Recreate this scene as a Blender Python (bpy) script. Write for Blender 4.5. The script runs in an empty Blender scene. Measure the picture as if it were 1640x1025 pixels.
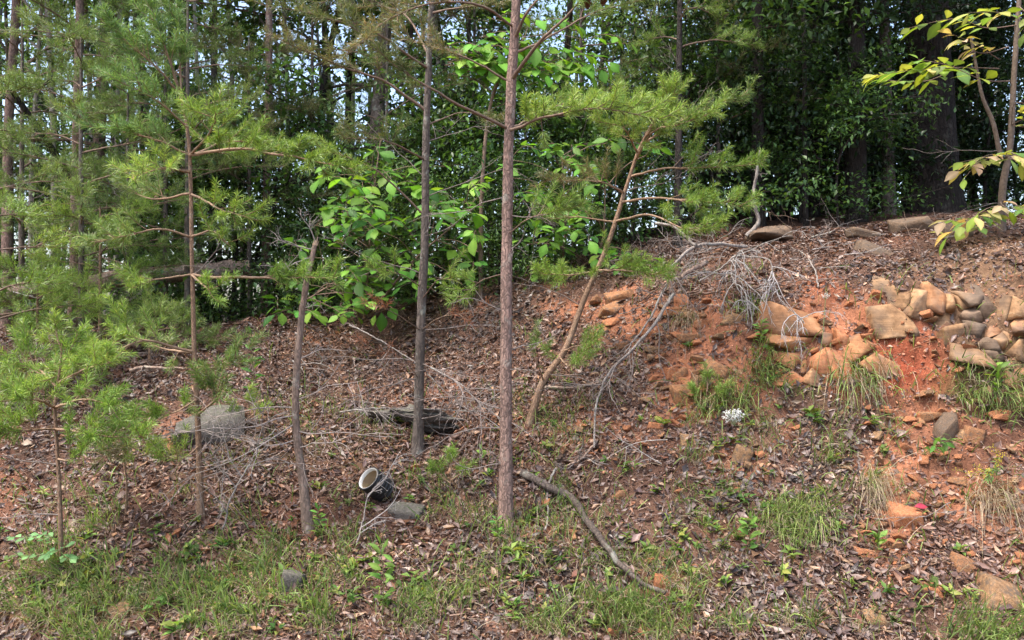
import bpy, bmesh, math, random
import numpy as np
from mathutils import Vector, Matrix

# ------------------------------------------------------------------ camera, sky, sun, exposure
S = bpy.context.scene
FPX, CAMZ = 1262.0, 1.6                      # focal length in photo pixels (1640 wide), eye height
cam = bpy.data.cameras.new('camera'); camo = bpy.data.objects.new('camera', cam)
S.collection.objects.link(camo); S.camera = camo
cam.sensor_width = 36.0; cam.lens = 36.0 * FPX / 1640.0
cam.clip_start = 0.05; cam.clip_end = 2000.0
camo.location = (0, 0, CAMZ); camo.rotation_euler = (math.radians(90), 0, 0)

SUN_EL, SUN_AZ = math.radians(66), math.radians(238)     # azimuth clockwise from +Y
W = bpy.data.worlds.new('World'); S.world = W; W.use_nodes = True
wn = W.node_tree.nodes; wl = W.node_tree.links
bg = wn['Background']; sky = wn.new('ShaderNodeTexSky'); sky.sky_type = 'NISHITA'
sky.sun_disc = False; sky.sun_elevation = SUN_EL; sky.sun_rotation = SUN_AZ
sky.air_density = 1.0; sky.dust_density = 4.0; sky.ozone_density = 0.6
wl.new(sky.outputs[0], bg.inputs[0]); bg.inputs[1].default_value = 0.15
sl = bpy.data.lights.new('sun', 'SUN'); so = bpy.data.objects.new('sun', sl); S.collection.objects.link(so)
sl.energy = 1.5; sl.angle = math.radians(18); sl.color = (1.0, 0.95, 0.87)
sd = Vector((math.sin(SUN_AZ) * math.cos(SUN_EL), math.cos(SUN_AZ) * math.cos(SUN_EL), math.sin(SUN_EL)))
so.rotation_euler = sd.to_track_quat('Z', 'Y').to_euler(); so.location = (-3, -4, 9)
S.view_settings.view_transform = 'Standard'; S.view_settings.look = 'None'
S.view_settings.exposure = 1.75; S.view_settings.gamma = 1.0
S.render.engine = 'CYCLES'
S.cycles.max_bounces = 6; S.cycles.diffuse_bounces = 3; S.cycles.glossy_bounces = 2
S.cycles.transmission_bounces = 3; S.cycles.transparent_max_bounces = 4
S.cycles.caustics_reflective = False; S.cycles.caustics_refractive = False
S.cycles.use_denoising = True; S.cycles.denoising_prefilter = 'NONE'
S.cycles.use_adaptive_sampling = True; S.cycles.adaptive_threshold = 0.02

COL = S.collection
rng = np.random.default_rng(7)
random.seed(7)

# ------------------------------------------------------------------ numpy noise
def _hash(ix, iy, iz, seed):
    h = (ix * 374761393 + iy * 668265263 + iz * 2147483647 + seed * 974711) & 0xFFFFFFFF
    h = ((h ^ (h >> 13)) * 1274126177) & 0xFFFFFFFF
    return ((h ^ (h >> 16)) & 0xFFFF) / 65535.0
def vnoise(x, y, z=0.0, seed=0):
    x, y, z = np.broadcast_arrays(np.asarray(x, float), np.asarray(y, float), np.asarray(z, float))
    fx, fy, fz = np.floor(x), np.floor(y), np.floor(z)
    ix, iy, iz = fx.astype(np.int64), fy.astype(np.int64), fz.astype(np.int64)
    tx, ty, tz = x - fx, y - fy, z - fz
    tx, ty, tz = [t * t * (3 - 2 * t) for t in (tx, ty, tz)]
    r = 0
    for a in (0, 1):
        for b in (0, 1):
            for c in (0, 1):
                w = (tx if a else 1 - tx) * (ty if b else 1 - ty) * (tz if c else 1 - tz)
                r = r + w * _hash(ix + a, iy + b, iz + c, seed)
    return r * 2 - 1
def fbm(x, y, z=0.0, seed=0, oct=4, gain=0.5):
    r, a, f = 0, 1.0, 1.0
    for o in range(oct):
        r = r + a * vnoise(x * f, y * f, z * f, seed + o * 17); a *= gain; f *= 2.03
    return r
def sstep(a, b, x):
    t = np.clip((x - a) / (b - a), 0, 1); return t * t * (3 - 2 * t)

# ------------------------------------------------------------------ mesh helpers
class MB:
    """collects vertices, faces and a colour per vertex; build() links ONE mesh object"""
    def __init__(s): s.v, s.f3, s.f4, s.c, s.n = [], [], [], [], 0
    def add(s, v, f, col=None):
        v = np.asarray(v, float).reshape(-1, 3); f = np.asarray(f, int)
        (s.f3 if f.shape[1] == 3 else s.f4).append(f + s.n)
        if col is None: col = (0.5, 0.5, 0.5)
        col = np.asarray(col, float)
        if col.ndim == 1: col = np.tile(col[:3], (len(v), 1))
        s.v.append(v); s.c.append(col); s.n += len(v)
    def mesh(s, name, mat, smooth=False, origin=(0, 0, 0)):
        v = np.concatenate(s.v) - np.asarray(origin); c = np.concatenate(s.c)
        a3 = np.concatenate(s.f3) if s.f3 else np.zeros((0, 3), int)
        a4 = np.concatenate(s.f4) if s.f4 else np.zeros((0, 4), int)
        m = bpy.data.meshes.new(name)
        m.vertices.add(len(v)); m.vertices.foreach_set('co', v.astype(np.float32).ravel())
        li = np.concatenate([a3.ravel(), a4.ravel()]).astype(np.int32)
        tot = np.concatenate([np.full(len(a3), 3), np.full(len(a4), 4)])
        st = np.concatenate([[0], np.cumsum(tot)[:-1]]).astype(np.int32)
        m.loops.add(len(li)); m.loops.foreach_set('vertex_index', li)
        m.polygons.add(len(tot)); m.polygons.foreach_set('loop_start', st)
        m.update(calc_edges=True)
        if smooth: m.polygons.foreach_set('use_smooth', np.ones(len(tot), bool))
        at = m.attributes.new('Col', 'FLOAT_COLOR', 'POINT')
        at.data.foreach_set('color', np.concatenate([c, np.ones((len(c), 1))], 1).astype(np.float32).ravel())
        if mat: m.materials.append(mat)
        m.update(); return m
    def build(s, name, mat, parent=None, smooth=False, origin=None):
        if origin is None: origin = parent_origin(parent) if parent else (0, 0, 0)
        o = bpy.data.objects.new(name, s.mesh(name, mat, smooth, origin)); COL.objects.link(o)
        if parent: o.parent = parent
        else: o.location = origin
        return o
ORI = {}
def parent_origin(p):
    while p.parent: p = p.parent
    return np.array(ORI.get(p.name, tuple(p.location)))
def thing(name, loc, label, cat, group=None):
    o = bpy.data.objects.new(name, None); COL.objects.link(o)
    o.empty_display_size = 0.1; o.location = loc; ORI[o.name] = tuple(loc)
    return tag(o, label, cat, group)
def tag(o, label=None, cat=None, group=None, kind=None):
    if label: o['label'] = label
    if cat: o['category'] = cat
    if group: o['group'] = group
    if kind: o['kind'] = kind
    return o
def link_mesh(name, mesh, M=None, parent=None):
    o = bpy.data.objects.new(name, mesh); COL.objects.link(o)
    if parent:
        o.parent = parent
        if M is not None: o.matrix_local = Matrix.Translation(-Vector(parent_origin(parent))) @ M
    elif M is not None: o.matrix_world = M
    return o
def frame(pos, y, up, scale=1.0):
    y = Vector(y).normalized(); z = Vector(up); z = z - y * z.dot(y)
    if z.length < 1e-4: z = Vector((1, 0, 0)) - y * y.x
    z.normalize(); x = y.cross(z)
    sc = scale if hasattr(scale, '__len__') else (scale,) * 3
    return Matrix(((x.x * sc[0], y.x * sc[1], z.x * sc[2], pos[0]), (x.y * sc[0], y.y * sc[1], z.y * sc[2], pos[1]),
                   (x.z * sc[0], y.z * sc[1], z.z * sc[2], pos[2]), (0, 0, 0, 1)))
def nrm(v):
    return v / np.maximum(np.linalg.norm(v, axis=-1, keepdims=True), 1e-9)
def catmull(P, n):
    P = np.asarray(P, float)
    if len(P) == 2: return P[0] + np.linspace(0, 1, n)[:, None] * (P[1] - P[0])
    Q = np.vstack([2 * P[0] - P[1], P, 2 * P[-1] - P[-2]]); k = len(P) - 1
    t = np.linspace(0, k - 1e-6, n); i = t.astype(int); u = (t - i)[:, None]
    a, b, c, d = Q[i], Q[i + 1], Q[i + 2], Q[i + 3]
    return 0.5 * (2 * b + (c - a) * u + (2 * a - 5 * b + 4 * c - d) * u ** 2 + (3 * b - a - 3 * c + d) * u ** 3)
def tube(mb, P, R, sides=6, col=None, rough=0.0, seed=0, cap=False):
    P = np.asarray(P, float); R = np.broadcast_to(np.asarray(R, float), (len(P),)).copy()
    t = nrm(np.gradient(P, axis=0)); m = nrm(t.mean(0))
    ref = np.array([0, 0, 1.0]) if abs(m[2]) < 0.7 else np.array([0.3, 1.0, 0])
    u = nrm(np.cross(t, ref)); w = np.cross(t, u)
    a = np.arange(sides) * 2 * np.pi / sides
    rr = R[:, None] * np.ones(sides)
    if rough:
        rr = rr * (1 + rough * vnoise(np.cos(a)[None] * 1.5 + seed, np.sin(a)[None] * 1.5, np.linalg.norm(P - P[0], axis=1)[:, None] * 9, seed))
    v = P[:, None, :] + rr[..., None] * (np.cos(a)[None, :, None] * u[:, None, :] + np.sin(a)[None, :, None] * w[:, None, :])
    n = len(P); i = np.arange(n - 1)[:, None] * sides; j = np.arange(sides)[None]; k = (j + 1) % sides
    f = np.stack([i + j, i + k, i + sides + k, i + sides + j], -1).reshape(-1, 4)
    c = None
    if col is not None:
        col = np.asarray(col, float); c = np.tile(col, (n * sides, 1)) if col.ndim == 1 else np.repeat(col, sides, 0)
    mb.add(v.reshape(-1, 3), f, c)
    if cap:
        for e, base in ((0, 0), (n - 1, (n - 1) * sides)):
            vv = np.vstack([v[e], P[e] + (t[e] * R[e] * 0.25 if e else -t[e] * R[e] * 0.25)])
            ff = np.array([[q, (q + 1) % sides, sides] for q in range(sides)])
            mb.add(vv, ff, None if c is None else c[base])
def rot_rand(scale=1.0):
    return np.array([random.gauss(0, 1) for _ in range(3)]) * scale

# ------------------------------------------------------------------ materials
def new_mat(name):
    m = bpy.data.materials.new(name); m.use_nodes = True
    nt = m.node_tree; return m, nt, nt.nodes, nt.links, nt.nodes['Principled BSDF']
def ramp(nt, fac, stops):
    r = nt.nodes.new('ShaderNodeValToRGB'); e = r.color_ramp.elements
    while len(e) > 1: e.remove(e[-1])
    e[0].position = stops[0][0]; e[0].color = (*stops[0][1], 1)
    for p, c in stops[1:]:
        q = e.new(p); q.color = (*c, 1)
    nt.links.new(fac, r.inputs[0]); return r.outputs[0]
def noise(nt, vec, scale, detail=4, rough=0.6, scl=None):
    n = nt.nodes.new('ShaderNodeTexNoise'); n.inputs['Scale'].default_value = scale
    n.inputs['Detail'].default_value = detail; n.inputs['Roughness'].default_value = rough
    if scl:
        mp = nt.nodes.new('ShaderNodeMapping'); mp.inputs['Scale'].default_value = scl
        nt.links.new(vec, mp.inputs[0]); vec = mp.outputs[0]
    nt.links.new(vec, n.inputs['Vector']); return n.outputs['Fac']
def mixc(nt, fac, a, b, mode='MIX'):
    m = nt.nodes.new('ShaderNodeMix'); m.data_type = 'RGBA'; m.blend_type = mode
    for s, v in ((m.inputs[0], fac), (m.inputs[6], a), (m.inputs[7], b)):
        if isinstance(v, (int, float)): s.default_value = v
        elif isinstance(v, tuple): s.default_value = (*v, 1)
        else: nt.links.new(v, s)
    return m.outputs[2]
def bump(nt, h, dist, strength=1.0):
    b = nt.nodes.new('ShaderNodeBump'); b.inputs['Distance'].default_value = dist; b.inputs['Strength'].default_value = strength
    nt.links.new(h, b.inputs['Height']); return b.outputs[0]
def attr(nt, name='Col'):
    a = nt.nodes.new('ShaderNodeAttribute'); a.attribute_name = name; return a.outputs['Color']
def objrand(nt):
    return nt.nodes.new('ShaderNodeObjectInfo').outputs['Random']
def coords(nt, which='Object'):
    return nt.nodes.new('ShaderNodeTexCoord').outputs[which]

def foliage_mat(name, trans=0.4, rough=0.45, tint=(1.25, 1.2, 0.55), var=0.25, spec=0.4, veins=False):
    """leaf colour from the vertex colour, varied a little from object to object, light passing through"""
    m, nt, N, L, p = new_mat(name)
    c = attr(nt)
    hv = N.new('ShaderNodeHueSaturation'); L.new(c, hv.inputs['Color'])
    r = objrand(nt); mr = N.new('ShaderNodeMapRange'); L.new(r, mr.inputs[0])
    mr.inputs[3].default_value = 1 - var; mr.inputs[4].default_value = 1 + var; L.new(mr.outputs[0], hv.inputs['Value'])
    mr2 = N.new('ShaderNodeMapRange'); mm = N.new('ShaderNodeMath'); mm.operation = 'FRACT'
    mu = N.new('ShaderNodeMath'); mu.operation = 'MULTIPLY'; mu.inputs[1].default_value = 7.31
    L.new(r, mu.inputs[0]); L.new(mu.outputs[0], mm.inputs[0]); L.new(mm.outputs[0], mr2.inputs[0])
    mr2.inputs[3].default_value = 0.5 - var * 0.06; mr2.inputs[4].default_value = 0.5 + var * 0.06; L.new(mr2.outputs[0], hv.inputs['Hue'])
    col = hv.outputs[0]
    L.new(col, p.inputs['Base Color']); p.inputs['Roughness'].default_value = rough
    p.inputs['Specular IOR Level'].default_value = spec
    t = N.new('ShaderNodeBsdfTranslucent'); L.new(mixc(nt, 1.0, col, tint, 'MULTIPLY'), t.inputs[0])
    mx = N.new('ShaderNodeMixShader'); mx.inputs[0].default_value = trans
    L.new(p.outputs[0], mx.inputs[1]); L.new(t.outputs[0], mx.inputs[2]); L.new(mx.outputs[0], N['Material Output'].inputs[0])
    return m
M_needle = foliage_mat('pine_needle', 0.35, 0.38, (1.2, 1.15, 0.6), 0.06, 0.5)
M_leaf = foliage_mat('green_leaf', 0.42, 0.5, (1.35, 1.3, 0.45), 0.35, 0.2)
M_bgleaf = foliage_mat('forest_leaf', 0.4, 0.4, (1.3, 1.25, 0.5), 0.2, 0.4)
M_grass = foliage_mat('grass_blade', 0.35, 0.5, (1.2, 1.2, 0.6), 0.12, 0.3)
M_dead = foliage_mat('dead_leaf', 0.12, 0.42, (1.2, 0.9, 0.6), 0.25, 0.5)
M_petal = foliage_mat('petal', 0.3, 0.6, (1, 1, 1), 0.05, 0.2)

def bark_mat(name, light, dark, scale=26, bumpd=0.006, stretch=0.3, lichen=0.0):
    m, nt, N, L, p = new_mat(name); co = coords(nt)
    mp = N.new('ShaderNodeMapping'); mp.inputs['Scale'].default_value = (1, 1, stretch); L.new(co, mp.inputs[0])
    fine = noise(nt, co, 60, 5, 0.7, (1, 1, 0.35))
    v = N.new('ShaderNodeTexVoronoi'); v.feature = 'DISTANCE_TO_EDGE'; v.inputs['Scale'].default_value = scale
    nz = noise(nt, co, 14, 4)
    ad = N.new('ShaderNodeVectorMath'); ad.operation = 'ADD'; sc = N.new('ShaderNodeVectorMath'); sc.operation = 'SCALE'
    sc.inputs['Scale'].default_value = 0.05
    nn = N.new('ShaderNodeTexNoise'); nn.inputs['Scale'].default_value = 18; L.new(co, nn.inputs['Vector'])
    L.new(nn.outputs['Color'], sc.inputs[0]); L.new(mp.outputs[0], ad.inputs[0]); L.new(sc.outputs[0], ad.inputs[1]); L.new(ad.outputs[0], v.inputs['Vector'])
    e = ramp(nt, v.outputs['Distance'], [(0.0, (0, 0, 0)), (0.22, (1, 1, 1))])
    base = mixc(nt, nz, tuple(x * 0.62 for x in light), tuple(min(1, x * 1.25) for x in light))
    big = ramp(nt, noise(nt, co, 2.2, 3), [(0.35, (0.75, 0.72, 0.7)), (0.65, (1.12, 1.08, 1.05))])
    base = mixc(nt, 1.0, base, big, 'MULTIPLY')
    c = mixc(nt, e, mixc(nt, 0.3, dark, base), base); c = mixc(nt, 0.8, c, ramp(nt, fine, [(0.3, (0.5, 0.48, 0.46)), (0.5, (1, 1, 1)), (0.72, (1.3, 1.28, 1.26))]), 'MULTIPLY')
    if lichen:
        lf = ramp(nt, noise(nt, co, 9, 5, 0.7), [(0.56, (0, 0, 0)), (0.66, (lichen,) * 3)])
        c = mixc(nt, lf, c, (0.42, 0.45, 0.38))
    L.new(c, p.inputs['Base Color']); p.inputs['Roughness'].default_value = 0.85; p.inputs['Specular IOR Level'].default_value = 0.25
    h = mixc(nt, 0.6, e, fine)
    L.new(bump(nt, h, bumpd), p.inputs['Normal']); return m
M_pine = bark_mat('pine_bark', (0.33, 0.225, 0.185), (0.085, 0.058, 0.05), 48, 0.007, 0.32, 0.3)
M_pine_thin = bark_mat('young_pine_bark', (0.33, 0.22, 0.145), (0.11, 0.065, 0.045), 60, 0.003, 0.4, 0.2)
M_dark_shade = bark_mat('dark_shade_bark', (0.055, 0.045, 0.04), (0.012, 0.010, 0.009), 16, 0.02, 0.22, 0.1)  # dark bark, taken near black so its colour carries the shade of the wood
M_grey = bark_mat('grey_bark', (0.17, 0.14, 0.12), (0.06, 0.05, 0.042), 34, 0.006, 0.25, 0.4)
M_pale = bark_mat('pale_bark', (0.42, 0.39, 0.35), (0.18, 0.16, 0.14), 40, 0.003, 0.6, 0.3)
M_deadwood = bark_mat('dead_wood', (0.33, 0.24, 0.19), (0.10, 0.075, 0.06), 44, 0.004, 0.12, 0.35)
M_damp = bark_mat('damp_wood', (0.13, 0.105, 0.09), (0.04, 0.032, 0.027), 44, 0.004, 0.12, 0.3)
M_greywood = bark_mat('weathered_wood', (0.33, 0.30, 0.275), (0.12, 0.10, 0.09), 60, 0.003, 0.12, 0.7)
def vc_mat(name, rough=0.8, bumpd=0.0):
    m, nt, N, L, p = new_mat(name); co = coords(nt)
    nz = noise(nt, co, 40, 4)
    L.new(mixc(nt, 1.0, attr(nt), ramp(nt, nz, [(0.3, (0.65, 0.62, 0.6)), (0.7, (1.25, 1.25, 1.25))]), 'MULTIPLY'), p.inputs['Base Color'])
    p.inputs['Roughness'].default_value = rough; p.inputs['Specular IOR Level'].default_value = 0.3
    if bumpd: L.new(bump(nt, nz, bumpd), p.inputs['Normal'])
    return m
M_twig = vc_mat('twig_bark', 0.8, 0.002)

def rock_mat(name, a, b, c, stain=0.5, moss=0.0):
    m, nt, N, L, p = new_mat(name); co = coords(nt)
    mp = N.new('ShaderNodeVectorMath'); mp.operation = 'ADD'
    r = objrand(nt); cb = N.new('ShaderNodeCombineXYZ'); mu = N.new('ShaderNodeMath'); mu.operation = 'MULTIPLY'; mu.inputs[1].default_value = 31
    L.new(r, mu.inputs[0]); L.new(mu.outputs[0], cb.inputs[0]); L.new(mu.outputs[0], cb.inputs[2]); L.new(co, mp.inputs[0]); L.new(cb.outputs[0], mp.inputs[1])
    v = mp.outputs[0]
    n1 = noise(nt, v, 7, 5, 0.65); n2 = noise(nt, v, 30, 6, 0.7); n3 = noise(nt, v, 3.2, 3)
    strat = noise(nt, v, 10, 4, 0.6, (0.5, 0.5, 5))
    base = ramp(nt, n1, [(0.3, a), (0.52, b), (0.72, c)])
    base = mixc(nt, 1.0, base, ramp(nt, n2, [(0.25, (0.55, 0.52, 0.5)), (0.5, (1, 1, 1)), (0.8, (1.25, 1.22, 1.2))]), 'MULTIPLY')
    base = mixc(nt, 0.55, base, ramp(nt, strat, [(0.35, (0.6, 0.55, 0.52)), (0.6, (1.1, 1.1, 1.1))]), 'MULTIPLY')
    sf = ramp(nt, n3, [(0.48, (0, 0, 0)), (0.62, (stain,) * 3)])
    base = mixc(nt, sf, base, (0.10, 0.085, 0.07))
    mr = N.new('ShaderNodeMapRange'); L.new(r, mr.inputs[0]); mr.inputs[3].default_value = 0.88; mr.inputs[4].default_value = 1.1
    hs = N.new('ShaderNodeHueSaturation'); L.new(base, hs.inputs['Color']); L.new(mr.outputs[0], hs.inputs['Value']); base = hs.outputs[0]
    if moss:
        g = N.new('ShaderNodeNewGeometry'); sx = N.new('ShaderNodeSeparateXYZ'); L.new(g.outputs['Normal'], sx.inputs[0])
        mm = N.new('ShaderNodeMath'); mm.operation = 'MULTIPLY'; L.new(sx.outputs[2], mm.inputs[0]); L.new(ramp(nt, noise(nt, v, 12, 5, 0.7), [(0.45, (0, 0, 0)), (0.6, (moss,) * 3)]), mm.inputs[1])
        mm.use_clamp = True
        base = mixc(nt, mm.outputs[0], base, (0.07, 0.10, 0.035))
    L.new(base, p.inputs['Base Color']); p.inputs['Roughness'].default_value = 0.85; p.inputs['Specular IOR Level'].default_value = 0.3
    h = mixc(nt, 0.5, n2, strat); L.new(bump(nt, h, 0.007), p.inputs['Normal']); return m
M_ochre = rock_mat('ochre_sandstone', (0.20, 0.085, 0.04), (0.34, 0.165, 0.075), (0.45, 0.255, 0.135), 0.6)
M_tan = rock_mat('tan_sandstone', (0.17, 0.09, 0.045), (0.31, 0.18, 0.09), (0.43, 0.27, 0.15), 0.7)
M_rust = rock_mat('rusty_stone', (0.33, 0.11, 0.045), (0.44, 0.18, 0.08), (0.50, 0.27, 0.15), 0.25)
M_brownrock = rock_mat('brown_stone', (0.10, 0.068, 0.045), (0.155, 0.105, 0.07), (0.22, 0.15, 0.10), 0.55)
M_greyrock = rock_mat('grey_stone', (0.08, 0.07, 0.062), (0.14, 0.125, 0.11), (0.22, 0.20, 0.185), 0.5, 0.4)
M_mossrock = rock_mat('mossy_stone', (0.05, 0.046, 0.04), (0.09, 0.082, 0.07), (0.19, 0.175, 0.155), 0.6, 0.8)

def soil_mat():
    m, nt, N, L, p = new_mat('soil'); co = coords(nt); c = attr(nt)
    n1 = noise(nt, co, 9, 6, 0.7); n2 = noise(nt, co, 55, 5, 0.7); n3 = noise(nt, co, 2.1, 4, 0.6)
    b = mixc(nt, 1.0, c, ramp(nt, n1, [(0.28, (0.55, 0.5, 0.48)), (0.5, (1, 1, 1)), (0.75, (1.3, 1.28, 1.25))]), 'MULTIPLY')
    b = mixc(nt, 1.0, b, ramp(nt, n2, [(0.3, (0.55, 0.53, 0.5)), (0.55, (1, 1, 1)), (0.8, (1.4, 1.36, 1.3))]), 'MULTIPLY')
    b = mixc(nt, 0.5, b, ramp(nt, n3, [(0.35, (0.7, 0.66, 0.62)), (0.65, (1.2, 1.2, 1.2))]), 'MULTIPLY')
    L.new(b, p.inputs['Base Color']); p.inputs['Roughness'].default_value = 0.92; p.inputs['Specular IOR Level'].default_value = 0.2
    h = mixc(nt, 0.5, n1, n2); L.new(bump(nt, h, 0.02), p.inputs['Normal']); return m
M_soil = soil_mat()
def plain(name, col, rough, spec=0.5, nscale=20, lo=0.8, hi=1.15):
    m, nt, N, L, p = new_mat(name)
    L.new(mixc(nt, 1.0, col, ramp(nt, noise(nt, coords(nt), nscale, 4), [(0.3, (lo,) * 3), (0.7, (hi,) * 3)]), 'MULTIPLY'), p.inputs['Base Color'])
    p.inputs['Roughness'].default_value = rough; p.inputs['Specular IOR Level'].default_value = spec; return m

# ------------------------------------------------------------------ terrain
def pix(px, py, d):
    return np.array([(px - 820) / FPX * d, d, CAMZ - (py - 512.5) / FPX * d])
PROF = {  # photo column -> (row, distance) pairs measured up the bank
    -250: [(1025, 3.7), (900, 4.2), (800, 4.8), (700, 5.5), (620, 6.3), (565, 7.4)],
    0: [(1025, 3.7), (900, 4.2), (800, 4.8), (700, 5.4), (620, 6.2), (560, 7.3)],
    200: [(1025, 3.7), (900, 4.2), (800, 4.75), (700, 5.4), (610, 6.3), (535, 7.4)],
    400: [(1025, 3.7), (900, 4.2), (800, 4.75), (700, 5.4), (600, 6.3), (515, 7.4)],
    600: [(1025, 3.7), (900, 4.2), (800, 4.8), (740, 5.3), (640, 6.1), (560, 6.9), (490, 7.8)],
    820: [(1025, 3.7), (900, 4.2), (845, 4.5), (760, 5.0), (680, 5.55), (600, 6.1), (520, 6.6), (470, 7.2)],
    1000: [(1025, 3.7), (950, 4.0), (850, 4.4), (750, 4.9), (650, 5.35), (560, 5.7), (480, 6.0), (435, 6.7), (395, 8.0)],
    1150: [(1025, 3.65), (950, 3.95), (850, 4.35), (750, 4.75), (650, 5.1), (560, 5.35), (475, 5.6), (435, 6.2), (392, 7.5)],
    1300: [(1025, 3.6), (950, 3.9), (850, 4.3), (750, 4.7), (650, 5.0), (560, 5.2), (465, 5.4), (435, 5.8), (395, 7.0), (365, 8.8)],
    1450: [(1025, 3.6), (950, 3.88), (850, 4.25), (750, 4.6), (650, 4.9), (560, 5.05), (455, 5.2), (420, 5.6), (385, 6.6), (352, 8.4)],
    1640: [(1025, 3.55), (950, 3.85), (850, 4.15), (750, 4.45), (650, 4.7), (550, 4.87), (440, 5.05), (400, 5.5), (374, 6.5), (350, 8.0)],
    1900: [(1025, 3.5), (950, 3.8), (850, 4.1), (750, 4.4), (650, 4.65), (550, 4.8), (430, 5.0), (395, 5.5), (370, 6.5), (345, 8.0)]}
CP = [pix(px, py, d) for px, pr in PROF.items() for py, d in pr]
for x in np.linspace(-8, 8, 9):
    for y, z in ((1.0, -0.04), (2.2, -0.04), (3.0, -0.02)): CP.append((x, y, z))
for x in np.linspace(-8, 8, 9):
    r = sstep(-2.0, 2.5, x)
    CP.append((x, 9.5, 1.55 + 1.3 * r)); CP.append((x, 12, 1.6 + 1.45 * r)); CP.append((x, 15, 1.2 + 1.4 * r))
CP = np.array(CP)
A = np.linalg.norm(CP[:, None, :2] - CP[None, :, :2], axis=2) + np.eye(len(CP)) * -0.012
Pm = np.c_[np.ones(len(CP)), CP[:, :2]]
K = np.block([[A, Pm], [Pm.T, np.zeros((3, 3))]])
WGT = np.linalg.solve(K, np.r_[CP[:, 2], 0, 0, 0])
def h_base(x, y):
    xc, yc = np.clip(x, -7.5, 7.5), np.clip(y, 1.0, 15)
    q = np.stack([xc.ravel(), yc.ravel()], 1); out = np.empty(len(q))
    for s in range(0, len(q), 20000):
        b = q[s:s + 20000]
        r = np.sqrt((b[:, None, 0] - CP[None, :, 0]) ** 2 + (b[:, None, 1] - CP[None, :, 1]) ** 2)
        out[s:s + 20000] = r @ WGT[:-3] + WGT[-3] + b @ WGT[-2:]
    out = out.reshape(xc.shape)
    far = np.clip(y - 15, 0, None)
    return out - 2.2 * (1 - np.exp(-far / 14.0))
def spaced(a, b, step, outs_lo, outs_hi):
    mid = np.arange(a, b + 1e-6, step)
    return np.r_[outs_lo, mid, outs_hi]
GX = spaced(-5.4, 5.4, 0.035, [-400, -150, -60, -30, -18, -12, -9, -7.5, -6.6, -6.1, -5.7], [5.7, 6.1, 6.6, 7.5, 9, 12, 18, 30, 60, 150, 400])
GY = np.r_[[-300, -100, -40, -15, -6, -2, 0, 1, 2, 2.5, 2.8, 3.0], np.arange(3.2, 4.6, .028), np.arange(4.6, 6.3, .013), np.arange(6.3, 9.2, .03), [9.35, 9.6, 10, 10.5, 11, 12, 13, 14, 15, 16.5, 18, 21, 25, 30, 40, 60, 100, 200, 600]]
gx, gy = np.meshgrid(GX, GY)
gz = h_base(gx, gy)
near = sstep(3.2, 4.0, gy) * (1 - sstep(9.5, 14, gy))
steep = np.clip(np.gradient(gz, axis=0) / np.maximum(np.gradient(gy, axis=0), 1e-6), 0, 3)
rough = 0.35 + 0.5 * sstep(0.8, 1.8, steep)
gz = gz + near * (0.05 * fbm(gx * 1.7, gy * 1.7, seed=3, oct=3) + rough * 0.032 * fbm(gx * 6, gz * 9 + gy * 4, seed=5, oct=4, gain=0.6)
                  + 0.010 * fbm(gx * 21, gy * 21 + gz * 15, seed=9, oct=3, gain=0.7))
# ledges, crumbled steps and pockets where the face is steep, as in an eroded cut
sm = sstep(0.85, 1.6, steep) * near
lst = gz * 6.5 + 1.6 * fbm(gx * 1.5, gy * 1.5, seed=21, oct=4)
saw = lst % 1.0; step_ = sstep(0.55, 0.95, saw) - saw
gz = gz + 0.13 * sm * step_ * np.clip(.6 + .9 * fbm(gx * 1.9, gz * 1.9, seed=23, oct=2), 0, 1.3)
gz = gz - 0.10 * sm * np.clip(fbm(gx * 4.2, gz * 4.2 + 3, seed=25, oct=4) - .12, 0, 1) + 0.03 * sm * fbm(gx * 13, gz * 13 + gy * 9, seed=27, oct=4, gain=.65)
# hollow below the mossy boulder and under the bent slab on the left
def hollow(px, py, d, rad, dep):
    global gz
    c = pix(px, py, d); gz = gz - dep * np.exp(-((gx - c[0]) ** 2 + (gy - c[1]) ** 2) / rad ** 2)
hollow(705, 690, 5.72, .16, .16); hollow(600, 690, 5.8, .2, .05); hollow(270, 700, 5.3, .15, .10)
def H(x, y):
    x, y = np.asarray(x, float), np.asarray(y, float)
    i = np.clip(np.searchsorted(GX, x) - 1, 0, len(GX) - 2); j = np.clip(np.searchsorted(GY, y) - 1, 0, len(GY) - 2)
    u = np.clip((x - GX[i]) / (GX[i + 1] - GX[i]), 0, 1); v = np.clip((y - GY[j]) / (GY[j + 1] - GY[j]), 0, 1)
    return (gz[j, i] * (1 - u) + gz[j, i + 1] * u) * (1 - v) + (gz[j + 1, i] * (1 - u) + gz[j + 1, i + 1] * u) * v
def ghit(px, py):
    """the point of the bank that a photo pixel looks at (works on arrays)"""
    px, py = np.atleast_1d(np.asarray(px, float)), np.atleast_1d(np.asarray(py, float))
    D = np.arange(3.0, 14, 0.02)
    X = (px[:, None] - 820) / FPX * D; Z = CAMZ - (py[:, None] - 512.5) / FPX * D
    under = Z < H(X, np.broadcast_to(D, X.shape))
    k = np.where(under.any(1), under.argmax(1), len(D) - 1)
    d = D[k]
    x = (px - 820) / FPX * d
    return np.stack([x, d, H(x, d)], 1)
def g1(px, py): return ghit(px, py)[0]
def gnormal(x, y, e=0.06):
    n = np.stack([-(H(x + e, y) - H(x - e, y)) / (2 * e), -(H(x, y + e) - H(x, y - e)) / (2 * e), np.ones_like(np.asarray(x, float))], -1)
    return nrm(n)
def to_pix(x, y, z):
    y = np.maximum(y, 0.5); return 820 + FPX * x / y, 512.5 - FPX * (z - CAMZ) / y
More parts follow.
